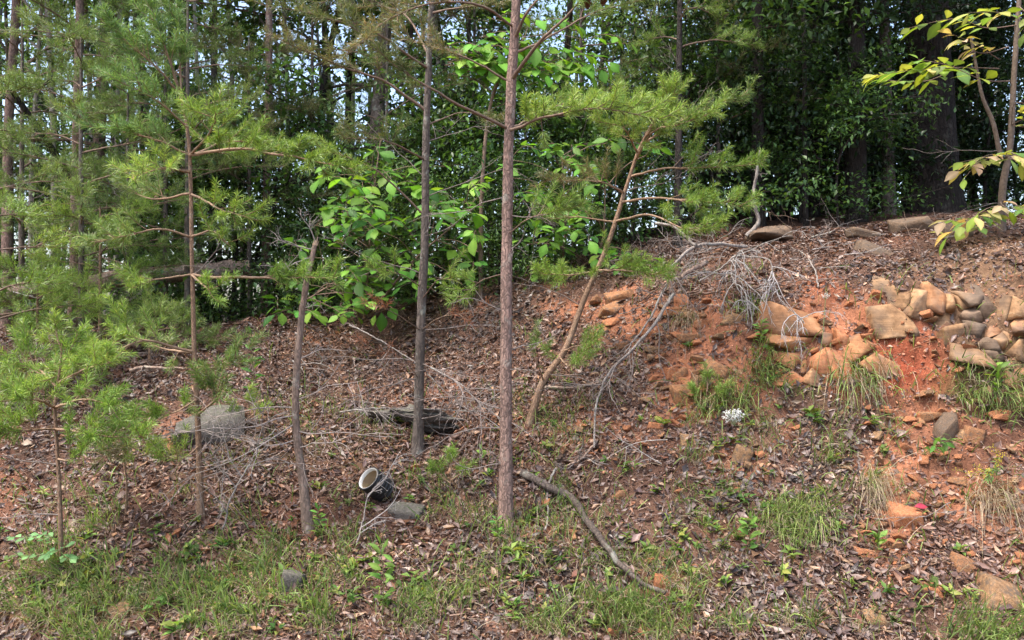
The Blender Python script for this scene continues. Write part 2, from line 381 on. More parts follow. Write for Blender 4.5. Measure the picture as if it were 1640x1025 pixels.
def blobs(px, py, L):
    r = np.zeros_like(px)
    for cx, cy, rx, ry, s in L:
        r = np.maximum(r, s * np.exp(-(((px - cx) / rx) ** 2 + ((py - cy) / ry) ** 2) ** 1.5))
    return r
CLAY = [(1330, 490, 85, 60, 1), (1400, 550, 110, 70, 1), (1460, 600, 80, 45, 1), (1440, 700, 60, 110, .9), (1435, 840, 50, 110, .85),
        (1560, 790, 80, 80, .8), (1490, 700, 80, 70, .8), (1090, 600, 55, 60, .9), (1130, 525, 60, 55, .95), (1000, 510, 70, 50, .75), (1100, 645, 70, 40, .7),
        (1030, 700, 60, 30, .5), (1640, 860, 60, 120, .6), (1200, 600, 60, 60, .6), (905, 480, 50, 30, .7), (190, 985, 45, 25, .7), (60, 985, 60, 28, .45),
        (20, 760, 60, 50, .4), (280, 710, 40, 30, .6), (330, 895, 40, 20, .4), (880, 860, 60, 40, .4), (1060, 930, 60, 40, .4), (1250, 700, 40, 30, .5), (1180, 740, 60, 40, .55),
        (960, 700, 50, 40, .45), (740, 620, 60, 30, .35), (1600, 700, 60, 50, .5)]
DEEP = [(1430, 590, 75, 38, 1), (1420, 545, 55, 35, .8), (1330, 470, 40, 30, .4), (1500, 610, 40, 25, .7)]
SAND = [(1600, 470, 90, 100, 1), (1560, 420, 90, 30, .7), (1480, 440, 60, 20, .4), (1640, 560, 60, 60, .7)]
MOSS = [(1590, 570, 70, 30, .6), (1320, 625, 40, 20, .5), (1560, 620, 70, 30, .5), (100, 930, 250, 70, .35), (700, 760, 70, 30, .3), (450, 720, 200, 40, .25)]
vpx, vpy = to_pix(gx, gy, gz)
steep2 = np.gradient(gz, axis=0) / np.maximum(np.gradient(gy, axis=0), 1e-6)
wob = 28 * fbm(gx * 3.1, gy * 3.1 + gz * 3.1, seed=31, oct=4); wob2 = 22 * fbm(gx * 3.3 + 9, gz * 3.3, seed=37, oct=4)
qx, qy = vpx + wob, vpy + wob2
front = (gy > 3.0) & (gy < 9.4) & (np.abs(gx) < 5.6)
clay = blobs(qx, qy, CLAY) * front; deep = blobs(qx, qy, DEEP) * front; sand = blobs(qx, qy, SAND) * front; moss = blobs(qx, qy, MOSS) * front
clay_n = np.clip(clay - 0.12 + 0.30 * fbm(gx * 2.3, gy * 2.3 + gz * 2, seed=41, oct=4), 0, 1)[..., None]
humus = np.array([0.095, 0.052, 0.036]) * (1 + 0.3 * fbm(gx * 4, gy * 4, seed=43, oct=3))[..., None]
claycol = np.array([0.36, 0.15, 0.08]) * (1 + 0.18 * fbm(gx * 5, gz * 7, seed=47, oct=3))[..., None]
gc = humus * (1 - clay_n) + claycol * clay_n
for msk, cc in ((sand, (0.19, 0.115, 0.068)), (deep, (0.27, 0.062, 0.03)), (moss, (0.085, 0.085, 0.03))):
    k = np.clip(msk, 0, 1)[..., None]; gc = gc * (1 - k) + np.array(cc) * k
gc = np.clip(gc, 0.01, 0.9)
nyg, nxg = gx.shape
ii = (np.arange(nyg - 1)[:, None] * nxg + np.arange(nxg - 1)[None]).ravel()
gm = MB(); gm.add(np.stack([gx, gy, gz], -1).reshape(-1, 3), np.stack([ii, ii + 1, ii + nxg + 1, ii + nxg], 1), gc.reshape(-1, 3))
tag(gm.build('ground', M_soil, smooth=True), 'red clay and humus road bank rising to the wood', kind='structure')
def clay_at(px, py): return blobs(np.asarray(px, float), np.asarray(py, float), CLAY)

# ------------------------------------------------------------------ wood: twigs, needles, pines
def needles(mb, P0, P1, per_m, L, spread, cols, w=0.0033, up=0.12, seedcol=0.0):
    P0, P1 = np.asarray(P0), np.asarray(P1)
    ln = np.linalg.norm(P1 - P0, axis=1); cnt = np.maximum(1, (ln * per_m).astype(int))
    idx = np.repeat(np.arange(len(P0)), cnt); n = len(idx)
    t = rng.random(n)[:, None]; d = nrm(P1 - P0)[idx]; pos = P0[idx] + t * (P1 - P0)[idx]
    r = rng.normal(size=(n, 3)); r = nrm(r - d * (r * d).sum(1, keepdims=True))
    a = np.radians(rng.normal(spread, 13, n))[:, None]
    dr = nrm(d * np.cos(a) + r * np.sin(a) + np.array([0, 0, up])); LL = L * rng.uniform(0.65, 1.15, n)[:, None]
    tip = pos + dr * LL; tip[:, 2] -= (LL[:, 0] * 0.06)
    s = nrm(np.cross(dr, rng.normal(size=(n, 3)))) * w * 0.5
    mid = pos + dr * LL * 0.4 + np.array([0, 0, 0.004])
    v = np.stack([pos, mid + s, mid - s, tip], 1).reshape(-1, 3)
    b = np.arange(n)[:, None] * 4
    f = np.concatenate([b + np.array([[0, 1, 2]]), b + np.array([[2, 1, 3]])])
    cols = np.asarray(cols); k = rng.random(n) * (len(cols) - 1); k = np.clip(k + seedcol, 0, len(cols) - 1.001); i = k.astype(int); u = (k - i)[:, None]
    c = (cols[i] * (1 - u) + cols[i + 1] * u) * rng.uniform(0.7, 1.25, n)[:, None]
    mb.add(v, f, np.repeat(c, 4, 0))
FRESH = [(0.12, 0.21, 0.04), (0.19, 0.32, 0.06), (0.28, 0.42, 0.085), (0.38, 0.46, 0.13)]
MIDG = [(0.095, 0.16, 0.045), (0.145, 0.24, 0.06), (0.21, 0.31, 0.085), (0.29, 0.36, 0.13)]
DULL = [(0.09, 0.13, 0.045), (0.14, 0.18, 0.065), (0.20, 0.22, 0.09), (0.29, 0.21, 0.12)]
BLUE = [(0.10, 0.19, 0.06), (0.155, 0.28, 0.085), (0.22, 0.36, 0.115), (0.31, 0.43, 0.15)]
RUST = [(0.20, 0.07, 0.04), (0.30, 0.11, 0.06), (0.36, 0.17, 0.10)]
WOODC = (0.19, 0.13, 0.095); GREYC = (0.22, 0.185, 0.165); TANC = (0.30, 0.20, 0.13)

def pine_spray(wood, nee, P, R0, side_n=8, side_len=0.22, cols=FRESH, t0=0.35, per_m=750, nl=0.055, col=WOODC, flat=0.6):
    """one pine branch: axis through P, side shoots from t0 outward, needles on the shoots"""
    ax = catmull(P, 16); L = np.linalg.norm(np.diff(ax, axis=0), axis=1).sum()
    wob = np.cumsum(rng.normal(0, 0.012 * L / 3, (16, 3)), 0); wob -= np.linspace(0, 1, 16)[:, None] * wob[-1]; ax = ax + wob
    tube(wood, ax, np.linspace(R0, max(0.0016, R0 * 0.22), 16), 5, col)
    segs0, segs1 = [], []
    ax_f = lambda t: np.array([np.interp(t * 15, np.arange(16), ax[:, q]) for q in range(3)])
    k0 = int(15 * max(0.62, t0)); segs0 += list(ax[k0:-1]); segs1 += list(ax[k0 + 1:])
    for i in range(side_n):
        t = t0 + (1 - t0) * (i + rng.random()) / side_n
        p = ax_f(t); d = nrm(ax_f(min(1, t + 0.08)) - ax_f(max(0, t - 0.08)))
        lat = nrm(np.cross(d, [0, 0, 1.0])) * (1 if i % 2 else -1) * rng.uniform(.3, 1) + rng.normal(0, 0.5, 3)
        dr = nrm(d * 0.75 + lat * 0.75 + np.array([0, 0, 0.22]))
        sl = side_len * rng.uniform(0.55, 1.2) * (1.15 - 0.55 * t)
        q = np.array([p + dr * sl * s + np.array([0, 0, 0.28 * sl * s * s]) for s in (0, 0.35, 0.7, 1.0)])
        tube(wood, q, np.linspace(0.003, 0.0014, 4), 3, col)
        segs0 += list(q[1:-1]); segs1 += list(q[2:])
        if rng.random() < 0.75:
            d2 = nrm(dr + rng.normal(0, 0.5, 3) + np.array([0, 0, 0.2])); s2 = sl * rng.uniform(0.35, 0.6)
            q2 = np.array([q[1], q[1] + d2 * s2 * 0.5, q[1] + d2 * s2 + np.array([0, 0, 0.1 * s2])])
            tube(wood, q2, np.linspace(0.0022, 0.0012, 3), 3, col); segs0 += list(q2[:-1]); segs1 += list(q2[1:])
    needles(nee, segs0, segs1, per_m, nl, 48, cols, seedcol=rng.normal(0, 0.35))
def bare_twigs(mb, p, d, L, R, depth=2, n=4, col=GREYC, droop=0.0, curl=0.35):
    d = nrm(np.asarray(d, float)); pts = [np.asarray(p, float)]; dd = d.copy(); k = 7
    for i in range(k):
        dd = nrm(dd + rng.normal(0, curl, 3) * 0.45 + np.array([0, 0, -droop])); pts.append(pts[-1] + dd * L / k)
    pts = np.array(pts); tube(mb, pts, np.linspace(R, max(R * 0.3, 0.0009), k + 1), 4 if R < 0.004 else 6, col)
    if depth > 0:
        for i in range(n):
            j = rng.integers(1, k); sd_ = nrm((pts[j + 1] - pts[j]) / (L / k) * 0.7 + rng.normal(0, 0.6, 3))
            bare_twigs(mb, pts[j], sd_, L * rng.uniform(0.25, 0.55), R * 0.5, depth - 1, max(1, n - 1), col, droop, curl)

def trunk_obj(t, P, R, mat, sides=12, n=40, flare=0.35, rough=0.10, seed=1, cap=False):
    mb = MB(); A_ = catmull(P, n); r = np.interp(np.linspace(0, 1, n), np.linspace(0, 1, len(R)), R)
    hgt = np.linalg.norm(A_ - A_[0], axis=1); r = r * (1 + 1.6 * flare * np.exp(-hgt / 0.13))
    A_[:, :2] += np.cumsum(rng.normal(0, r.mean() * 0.035, (n, 2)), 0)
    tube(mb, A_, r, sides, None, rough, seed, cap); mb.build('trunk', mat, t, True); return A_
def pine(name, label, cat, path, R, mat, branches=(), bare=(), cones=(), group=None, cols=FRESH, per_m=750, nl=0.055, side=(9, .22), wcol=WOODC, sides=12):
    """path and branches in photo pixels with their distance; each branch is a part, its needles a sub-part"""
    P = [np.array(pix(*q)) for q in path]; P[0][2] = H(P[0][0], P[0][1]) - 0.06
    base = P[0] + np.array([0, 0, 0.06]); t = thing(name, base, label, cat, group)
    A_ = trunk_obj(t, P, R, mat, sides, seed=int(abs(base[0]) * 100))
    for br in branches:
        pts, opt = (br[0], br[1]) if isinstance(br, tuple) and isinstance(br[1], dict) else (br, {})
        Q = np.array([pix(*q) for q in pts]); Q[0] = A_[np.argmin(np.linalg.norm(A_ - Q[0], axis=1))]
        w, nn = MB(), MB()
        L = np.linalg.norm(np.diff(Q, axis=0), axis=1).sum()
        pine_spray(w, nn, Q, opt.get('r', 0.005 + 0.005 * L), opt.get('n', side[0]), opt.get('sl', side[1]), opt.get('cols', cols), opt.get('t0', 0.3), opt.get('pm', per_m), opt.get('nl', nl), wcol)
        b = w.build('branch', M_twig, t, True); nn.build('needles', M_needle, b)
    for px, py, d, dx, dz, dy, L in bare:
        q = pix(px, py, d); q = A_[np.argmin(np.linalg.norm(A_ - q, axis=1))]
        w = MB(); bare_twigs(w, q, (dx, dy, dz), L, 0.004, 2, 4, GREYC); w.build('dead_branch', M_twig, t, True)
    return t, A_

# ------------------------------------------------------------------ leaf shapes
def leaf_verts(wid=0.5, peak=0.5, fold=0.12, bend=0.25, nseg=6, notch=0.0, tipx=1.0):
    v = []
    for i in range(nseg + 1):
        t = i / nseg; w = wid * 0.5 * (math.sin(math.pi * t ** (math.log(0.5) / math.log(peak)))) ** 1.05 if 0 < t < 1 else 0.004
        z = -bend * t * t * 0.6
        y = t * (1 - 0.12 * bend * t)
        wl_ = w * (1 - notch * (i % 2))
        v += [(-wl_, y, z + fold * wl_), (0, y, z), (wl_, y, z + fold * wl_)]
    f = []
    for i in range(nseg):
        a = i * 3; f += [(a, a + 1, a + 4, a + 3), (a + 1, a + 2, a + 5, a + 4)]
    return np.array(v), np.array(f)
def leaf_mesh(name, mat, col, rib=1.35, **k):
    v, f = leaf_verts(**k); m = MB(); c = np.tile(np.array(col, float), (len(v), 1)); c[1::3] *= rib
    m.add(v, f, c); return m.mesh(name, mat, True)
def leaves_np(mb, pos, d, up, size, wid, cols, fold=0.25, var=0.25):
    n = len(pos); d = nrm(d); z = nrm(up - d * (up * d).sum(1, keepdims=True)); x = np.cross(d, z)
    s = np.broadcast_to(np.asarray(size, float).reshape(-1, 1), (n, 1)); w = s * wid * 0.5
    base, tip = pos, pos + d * s - z * s * 0.12
    mid = pos + d * s * 0.45; l = mid - x * w + z * w * fold * 2; r = mid + x * w + z * w * fold * 2
    v = np.stack([base, l, r, tip, mid], 1).reshape(-1, 3); b = np.arange(n)[:, None] * 5
    f = np.concatenate([b + np.array([q]) for q in ([0, 4, 1], [4, 3, 1], [0, 2, 4], [4, 2, 3])])
    cols = np.asarray(cols); k = rng.integers(0, len(cols), n)
    mb.add(v, f, np.repeat(cols[k] * rng.uniform(1 - var, 1 + var, n)[:, None], 5, 0))

# ------------------------------------------------------------------ the wood behind: tree kinds, each trunk + crown
def gen_tree(seed, h, r, lo, spread, n_leaf, size, cols, lean=0.0, limbs=16, wid=0.5, flat=0.5):
    g = np.random.default_rng(seed); tk, cr = MB(), MB()
    P = np.array([[0, 0, -0.3]] + [[g.normal(0, 0.05) * i + lean * i * 0.12, g.normal(0, 0.05) * i, h * i / 5] for i in range(1, 6)])
    A_ = catmull(P, 30); tube(tk, A_, np.linspace(r, r * 0.18, 30) * (1 + 0.4 * np.exp(-np.linspace(0, 1, 30) * 30)), 9, None, 0.1, seed)
    lp, ld = [], []
    for i in range(limbs):
        t = lo + (0.97 - lo) * (i + g.random()) / limbs; p = A_[int(t * 29)]; az = i * 2.4 + g.normal(0, 0.4)
        L = spread * (1.15 - 0.75 * t) * g.uniform(0.65, 1.2); up = g.uniform(0.0, 0.7)
        q = np.array([p + np.array([math.cos(az) * L * s, math.sin(az) * L * s, up * L * s - 0.25 * L * s * s]) + g.normal(0, 0.05, 3) * s for s in np.linspace(0, 1, 6)])
        tube(tk, q, np.linspace(r * 0.32, 0.006, 6), 4)
        for j in range(5):
            s = g.uniform(0.25, 1.0); b = np.array([np.interp(s * 5, np.arange(6), q[:, c]) for c in range(3)])
            dr = nrm(np.array([math.cos(az), math.sin(az), 0.1]) + g.normal(0, 0.75, 3) * np.array([1, 1, flat])); l2 = L * g.uniform(0.25, 0.5)
            e = b + dr * l2; tube(tk, np.array([b, (b + e) / 2 + g.normal(0, 0.03, 3), e]), [0.007, 0.005, 0.003], 3)
            k = max(4, n_leaf // (limbs * 5)); tt = g.random(k) ** 0.7
            lp.append(b + tt[:, None] * (e - b) + g.normal(0, 1, (k, 3)) * np.array([0.16, 0.16, 0.09])); ld.append(nrm(dr * 0.5 + g.normal(0, 0.6, (k, 3))))
    lp, ld = np.concatenate(lp), np.concatenate(ld); ld[:, 2] -= 0.2
    leaves_np(cr, lp, ld, np.array([0, 0, 1.0]) + g.normal(0, 0.45, (len(lp), 3)), size * g.uniform(0.6, 1.25, len(lp)), wid, cols)
    return tk, cr
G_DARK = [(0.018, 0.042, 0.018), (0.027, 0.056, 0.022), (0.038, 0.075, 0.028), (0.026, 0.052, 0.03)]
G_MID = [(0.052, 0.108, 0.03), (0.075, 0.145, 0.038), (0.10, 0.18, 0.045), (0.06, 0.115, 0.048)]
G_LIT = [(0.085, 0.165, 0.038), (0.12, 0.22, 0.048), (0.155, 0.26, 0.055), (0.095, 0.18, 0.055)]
VAR = []
for spec in [(11, 10, .085, .22, 2.3, 6000, .09, G_DARK, 0, 22), (12, 9, .07, .25, 2.1, 5500, .095, G_MID, .5, 22), (13, 11, .10, .3, 2.6, 7000, .09, G_DARK, -.4, 24),
             (14, 4.6, .035, .12, 1.35, 3600, .095, G_MID, .3, 18), (15, 3.4, .028, .1, 1.2, 3800, .075, G_DARK, -.2, 16), (16, 8.5, .06, .34, 1.9, 4200, .085, G_LIT, .2, 22),
             (17, 12, .32, .34, 3.4, 8500, .10, G_DARK, 0, 26), (18, 2.4, .02, .08, 1.0, 2600, .07, G_MID, 0, 14)]:
    tk, cr = gen_tree(*spec); VAR.append((tk, cr))
VM = {}
def wood_tree(v, x, y, label, group, bark, sc=1.0, name='forest_tree', rz=None, wid=1.0):
    key = (v, bark.name)
    if key not in VM:
        VM[key] = (VAR[v][0].mesh('trunk', bark, True), VM[('c', v)] if ('c', v) in VM else VAR[v][1].mesh('crown', M_bgleaf))
        VM[('c', v)] = VM[key][1]
    z = float(H(x, y)); t = thing(name, (x, y, z), label, 'shrub' if v in (4, 7) else 'tree', group)
    t.rotation_euler = (0, 0, random.uniform(0, 6.28) if rz is None else rz)
    for nm, me, w in (('trunk', VM[key][0], wid), ('crown', VM[key][1], 1.0)):
        o = bpy.data.objects.new(nm, me); COL.objects.link(o); o.parent = t; o.scale = (sc * w, sc * w, sc)
    return t
def px_at(px, d): return (px - 820) / FPX * d
def wood_zone(px):
    for lim, s in ((170, 'behind the pale thin stem'), (330, 'behind the thin young pine'), (480, 'behind the fallen log'), (640, 'behind the broadleaf sapling'), (815, 'between the curving trunk and the tallest pine'), (950, 'behind the leafy bush'), (1090, 'behind the leaning pine'), (1250, 'behind the branch pile'), (1400, 'over the dim crest'), (1530, 'round the massive trunk')):
        if px < lim: return s
    return 'behind the turning sapling'
MARKS = [('the pipe', 595, 780), ('the tallest pine', 812, 840), ('the mossy boulder', 665, 690), ('the dead snag', 492, 845), ('the thin young pine', 322, 830), ('the pinnate seedling', 90, 890), ('the bent fallen branch', 960, 870), ('the tip of the bent fallen branch', 1070, 965),
         ('the white flower', 1175, 690), ('the red gully', 1440, 720), ('the pale foot boulder', 1602, 965), ('the large drooping grass clump', 1280, 840), ('the square orange block', 1093, 605), ('the tilted grey slab', 335, 700), ('the leaning pine', 850, 680), ('the long dead branch', 980, 610),
         ('the flat grey-green stone', 468, 940), ('the upright paired-leaf plant', 612, 980), ('the rust-orange rock', 1462, 840), ('the rock outcrop', 1540, 560), ('the dry straw swath', 1590, 810)]
MK = np.array([ghit(a, b)[0] for _, a, b in MARKS])
def beside(p): return 'near ' + MARKS[int(np.argmin(np.linalg.norm(MK - np.asarray(p)[:3], axis=1)))][0]

GB = 'thin trees of the wood behind the bank'
# trunks one can tell apart, and trees added to shade the crest
wood_tree(6, px_at(1495, 10.2), 10.2, 'massive trunk, shade put into its bark colour, on the crest behind the turning sapling', None, M_dark_shade, 1.0, 'old_tree')
wood_tree(1, px_at(1425, 9.6), 9.6, 'grey fissured trunk beside the massive trunk', None, M_grey, 1.0, wid=1.15)
wood_tree(6, px_at(1372, 9.0), 9.0, 'dark tree with crown spread wide to shade the dim crest', None, M_dark_shade, .85, wid=.4)  # broad crown chosen so that it shades the crest below
wood_tree(6, px_at(1760, 7.4), 7.4, 'added spreading dark tree out of view, shading the end of the crest', None, M_dark_shade, .85, wid=.4)  # added beyond the frame edge to shade the crest
wood_tree(6, px_at(1215, 8.9), 8.9, 'added spreading dark tree shading the crest behind the curved grey stem', None, M_dark_shade, .8, wid=.3)  # added so its overhead crown darkens the crest
wood_tree(0, px_at(1290, 8.8), 8.8, 'added slim dark tree shading the crest nearest the flat dark rock', None, M_dark_shade, .9, wid=.4)  # added for the overhead shade of its crown
wood_tree(0, px_at(1690, 8.0), 8.0, 'added slim dark tree out of view past the turning sapling, shading the crest', None, M_dark_shade, .9, wid=.7)  # added outside the frame for its overhead shade
wood_tree(0, px_at(1300, 9.8), 9.8, 'dark slim tree left of the forked one on the dim crest', None, M_dark_shade, 1.0)
wood_tree(5, px_at(50, 9.2), 9.2, 'pale thin stem among the young pines', None, M_pale, 1.0, wid=.5)
wood_tree(5, px_at(712, 9.8), 9.8, 'pale slender stem between the curving trunk and the tallest pine', None, M_pale, 1.0, wid=.6)
wood_tree(1, px_at(592, 9.0), 9.0, 'thick rough trunk half hidden by the broadleaf sapling', None, M_grey, 1.05, wid=1.4)
wood_tree(0, px_at(12, 8.6), 8.6, 'scaly dark trunk at the edge of the pine thicket', None, M_pine, 1.0, wid=.7)
for px_, d_ in ((18, 9.8), (85, 8.9), (150, 10.2), (185, 8.8), (228, 9.6), (290, 10.4), (318, 9.0), (375, 10.1), (460, 9.8), (530, 10.6), (650, 10.2), (745, 10.8)):
    wood_tree(5, px_at(px_, d_), d_, 'thin bare-stemmed pale tree ' + wood_zone(px_), 'thin pale stems in the wood', random.choice([M_pale, M_grey, M_pale]), 1.25, wid=random.uniform(.35, .55))
# the rest of the wood
L1, L2, L3 = 'dark-leaved forest tree', 'green-leaved forest tree', 'low leafy forest shrub'
spots = []
g = np.random.default_rng(5)
for i in range(4000):
    d = g.uniform(8.6, 22); px = g.uniform(-350, 1990); x = px_at(px, d)
    if (1360 < px < 1720 and d < 11.5) or (1270 < px < 1400 and d < 10) or (d < 9.6 and (-20 < px < 80 or 560 < px < 740)): continue
    if (px < 480 and g.random() < .85) or (480 <= px < 1120 and g.random() < .72): continue
    if all((x - a) ** 2 + (d - b) ** 2 > (0.85 + .045 * d) ** 2 for a, b in spots): spots.append((x, d))
    if len(spots) >= 52: break
for x, d in spots:
    px = 820 + FPX * x / d
    if px > 1180: v = random.choice([0, 2, 0, 2, 1, 3, 4]); lab = L1; bk = random.choice([M_dark_shade, M_dark_shade, M_grey])
    else: v = random.choice([1, 5, 5, 1, 5, 3, 5]); lab = L2; bk = random.choice([M_dark_shade, M_grey, M_pine, M_grey])
    if v == 4: lab = L3
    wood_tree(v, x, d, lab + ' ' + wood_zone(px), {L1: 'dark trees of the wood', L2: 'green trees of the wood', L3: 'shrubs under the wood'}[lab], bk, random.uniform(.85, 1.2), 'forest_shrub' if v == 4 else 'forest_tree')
for px, d, v in ((860, 8.6, 4), (960, 8.3, 7), (1030, 8.8, 4), (760, 9, 7), (690, 9.3, 4), (1110, 9, 4), (1180, 9.6, 7), (480, 9.2, 4), (560, 9.8, 7), (380, 9.3, 7), (300, 9, 4), (130, 9.6, 4), (1830, 8.2, 4), (1250, 9.4, 7), (820, 10, 4), (1330, 10.5, 4), (20, 9.5, 4), (220, 10.5, 4), (640, 11, 4), (900, 11, 4), (1450, 11.5, 4), (1380, 12, 4), (1550, 12, 4), (620, 8.7, 7), (700, 8.5, 7), (790, 8.4, 7), (850, 9.4, 7), (1000, 9.6, 7), (1060, 10, 7), (1140, 8.9, 7), (460, 8.6, 7), (540, 9.3, 7), (350, 8.8, 7), (270, 9.8, 7), (180, 9.2, 7), (80, 9.8, 7), (920, 9.0, 7), (1220, 10.4, 7), (1290, 11.2, 4), (1285, 9.1, 4), (1345, 8.7, 7), (1345, 9.5, 4), (365, 8.5, 7), (310, 8.4, 7), (400, 9.0, 4), (1180, 11, 4), (1240, 11.6, 4), (1340, 11.3, 4), (1400, 11.2, 4), (1440, 12.4, 4), (1500, 11.4, 4), (1580, 11, 4), (1640, 11.4, 4), (1110, 10.6, 4), (1730, 9.0, 7), (1340, 10.0, 7), (1400, 10.6, 7), (1470, 12, 7), (1570, 11.6, 7), (1260, 10.2, 4), (440, 7.9, 7), (520, 7.9, 7), (590, 8.0, 7), (660, 7.9, 7), (730, 7.7, 7), (800, 7.6, 7), (870, 7.5, 7), (940, 7.6, 7), (1010, 7.8, 7), (740, 10.5, 4), (440, 10.8, 4), (330, 11, 4), (100, 11, 4)):
    if px < 480 and d > 10: continue
    wood_tree(7 if px < 1100 else v, px_at(px, d), d, L3 + ' ' + wood_zone(px), 'shrubs under the wood', M_dark_shade, random.uniform(.8, 1.15) * (.5 if d < 8.05 and v == 7 else 1), 'forest_shrub')
# the far side of the wood, a mass of leaves nobody could count
mb = MB(); n = 6500; g = np.random.default_rng(8)
cx = g.uniform(-24, 24, 420); cy = g.uniform(23, 31, 420); cz = g.uniform(-2.0, 13, 420) ; k = g.integers(0, 420, n)
pos = np.stack([cx[k], cy[k], cz[k]], 1) + g.normal(0, 1, (n, 3)) * np.array([.8, .6, .5])
leaves_np(mb, pos, g.normal(0, 1, (n, 3)), g.normal(0, .6, (n, 3)) + [0, 0, 1.], g.uniform(.14, .3, n), .55, G_MID)
for i in range(70):
    x, y = g.uniform(-24, 24), g.uniform(22, 31); tube(mb, np.array([[x, y, -5], [x + g.normal(0, .2), y, 5], [x + g.normal(0, .5), y, 13]]), [.13, .1, .05], 5, (.05, .045, .03))
tag(mb.build('woodland', M_bgleaf), 'far side of the wood showing as one leafy mass', 'woodland', kind='stuff')
# ------------------------------------------------------------------ pines in front
def gd(px, py): return float(ghit(px, py)[0][1])
d0 = gd(812, 845)
pine('pine_tree', 'tallest straight pine with reddish scaly bark and two cones on a high limb', 'pine tree',
     [(810, 845, d0), (812, 700, d0 + .02), (813, 500, d0 + .05), (815, 300, d0 + .1), (820, 130, d0 + .12), (828, -40, d0 + .15), (834, -420, d0 + .2)],
     [.041, .036, .034, .032, .029, .026, .018], M_pine,
     [([(813, 207, d0), (740, 165, d0 - .1), (650, 112, d0 - .2), (560, 40, d0 - .2)], dict(cols=DULL, t0=.5, n=10, r=.011)),
      ([(815, 205, d0), (870, 185, d0 - .3), (950, 172, d0 - .5), (1060, 190, d0 - .6)], dict(n=22, t0=.12, r=.010, sl=.2, pm=900)),
      ([(815, 207, d0), (850, 190, d0 + .3), (930, 160, d0 + .5), (1040, 165, d0 + .7)], dict(n=16, t0=.25, r=.009)),
      ([(822, 118, d0), (866, 70, d0 - .1), (905, 30, d0 - .2), (965, -40, d0 - .3)], dict(n=6, t0=.75, r=.013)),
      ([(822, 120, d0), (740, 90, d0 + .1), (640, 60, d0 + .2)], dict(cols=DULL, n=8, t0=.45, r=.008)),
      ([(824, 62, d0), (880, 58, d0 + .1), (960, 20, d0 + .2), (1060, -5, d0 + .2)], dict(n=9, t0=.5, r=.009, cols=MIDG)),
      ([(826, 40, d0), (850, 15, d0), (890, -20, d0)], dict(n=4, t0=.6, r=.012)),
      ([(824, 15, d0), (760, 0, d0 - .2), (640, 20, d0 - .3), (560, 80, d0 - .4)], dict(cols=DULL, n=12, t0=.35, r=.009)),
      ([(828, -60, d0), (900, -100, d0 - .2), (1010, -60, d0 - .3)], dict(n=10, t0=.4, r=.012)),
      ([(828, -90, d0), (720, -100, d0 - .2), (600, -40, d0 - .3)], dict(n=10, t0=.4, r=.012, cols=DULL)),
      ([(812, 385, d0), (850, 350, d0 - .1), (930, 330, d0 - .2)], dict(n=7, t0=.4, r=.004)),
      ([(812, 440, d0), (770, 450, d0 + .1), (740, 480, d0 + .1)], dict(n=4, t0=.5, r=.004))],
     [(812, 610, d0, .8, .2, -.5, .3), (812, 625, d0, -1, .1, -.3, .5), (812, 650, d0, -1, .35, .1, .7), (812, 500, d0, -.7, .35, -.4, .3), (813, 395, d0, .8, .5, -.2, .2),
      (812, 690, d0, -1, .15, -.4, .6), (812, 560, d0, .9, .1, .2, .35), (814, 330, d0, .8, -.1, -.4, .35), (812, 740, d0, -1, -.05, -.4, .3), (814, 300, d0, -.8, -.1, .3, .6)])
main_pine = bpy.data.objects['pine_tree']
M_cone = plain('pine_cone', (0.14, 0.06, 0.035), .7, .3, 60)
for px, py in ((941, 8), (966, 3)):
    c = pix(px, py, d0 - .2); mb = MB()
    for i in range(46):
        t = i / 46; a = i * 2.4; rr = .017 * math.sin(math.pi * (0.12 + 0.85 * t)) ; p = c + np.array([math.cos(a) * rr * .5, math.sin(a) * rr * .5, .045 * t - .02]); o_ = np.array([math.cos(a), math.sin(a), .3])
        s = np.cross(o_, [0, 0, 1.]) * .007; mb.add([p - s, p + s, p + o_ * rr + s * .6 + [0, 0, .004], p + o_ * rr - s * .6 + [0, 0, .004]], [[0, 1, 2, 3]], (.14, .06, .035))
    tube(mb, np.array([c - [0, 0, .02], c + [0, 0, .026]]), [.009, .004], 6); mb.build('pine_cone', M_cone, main_pine)

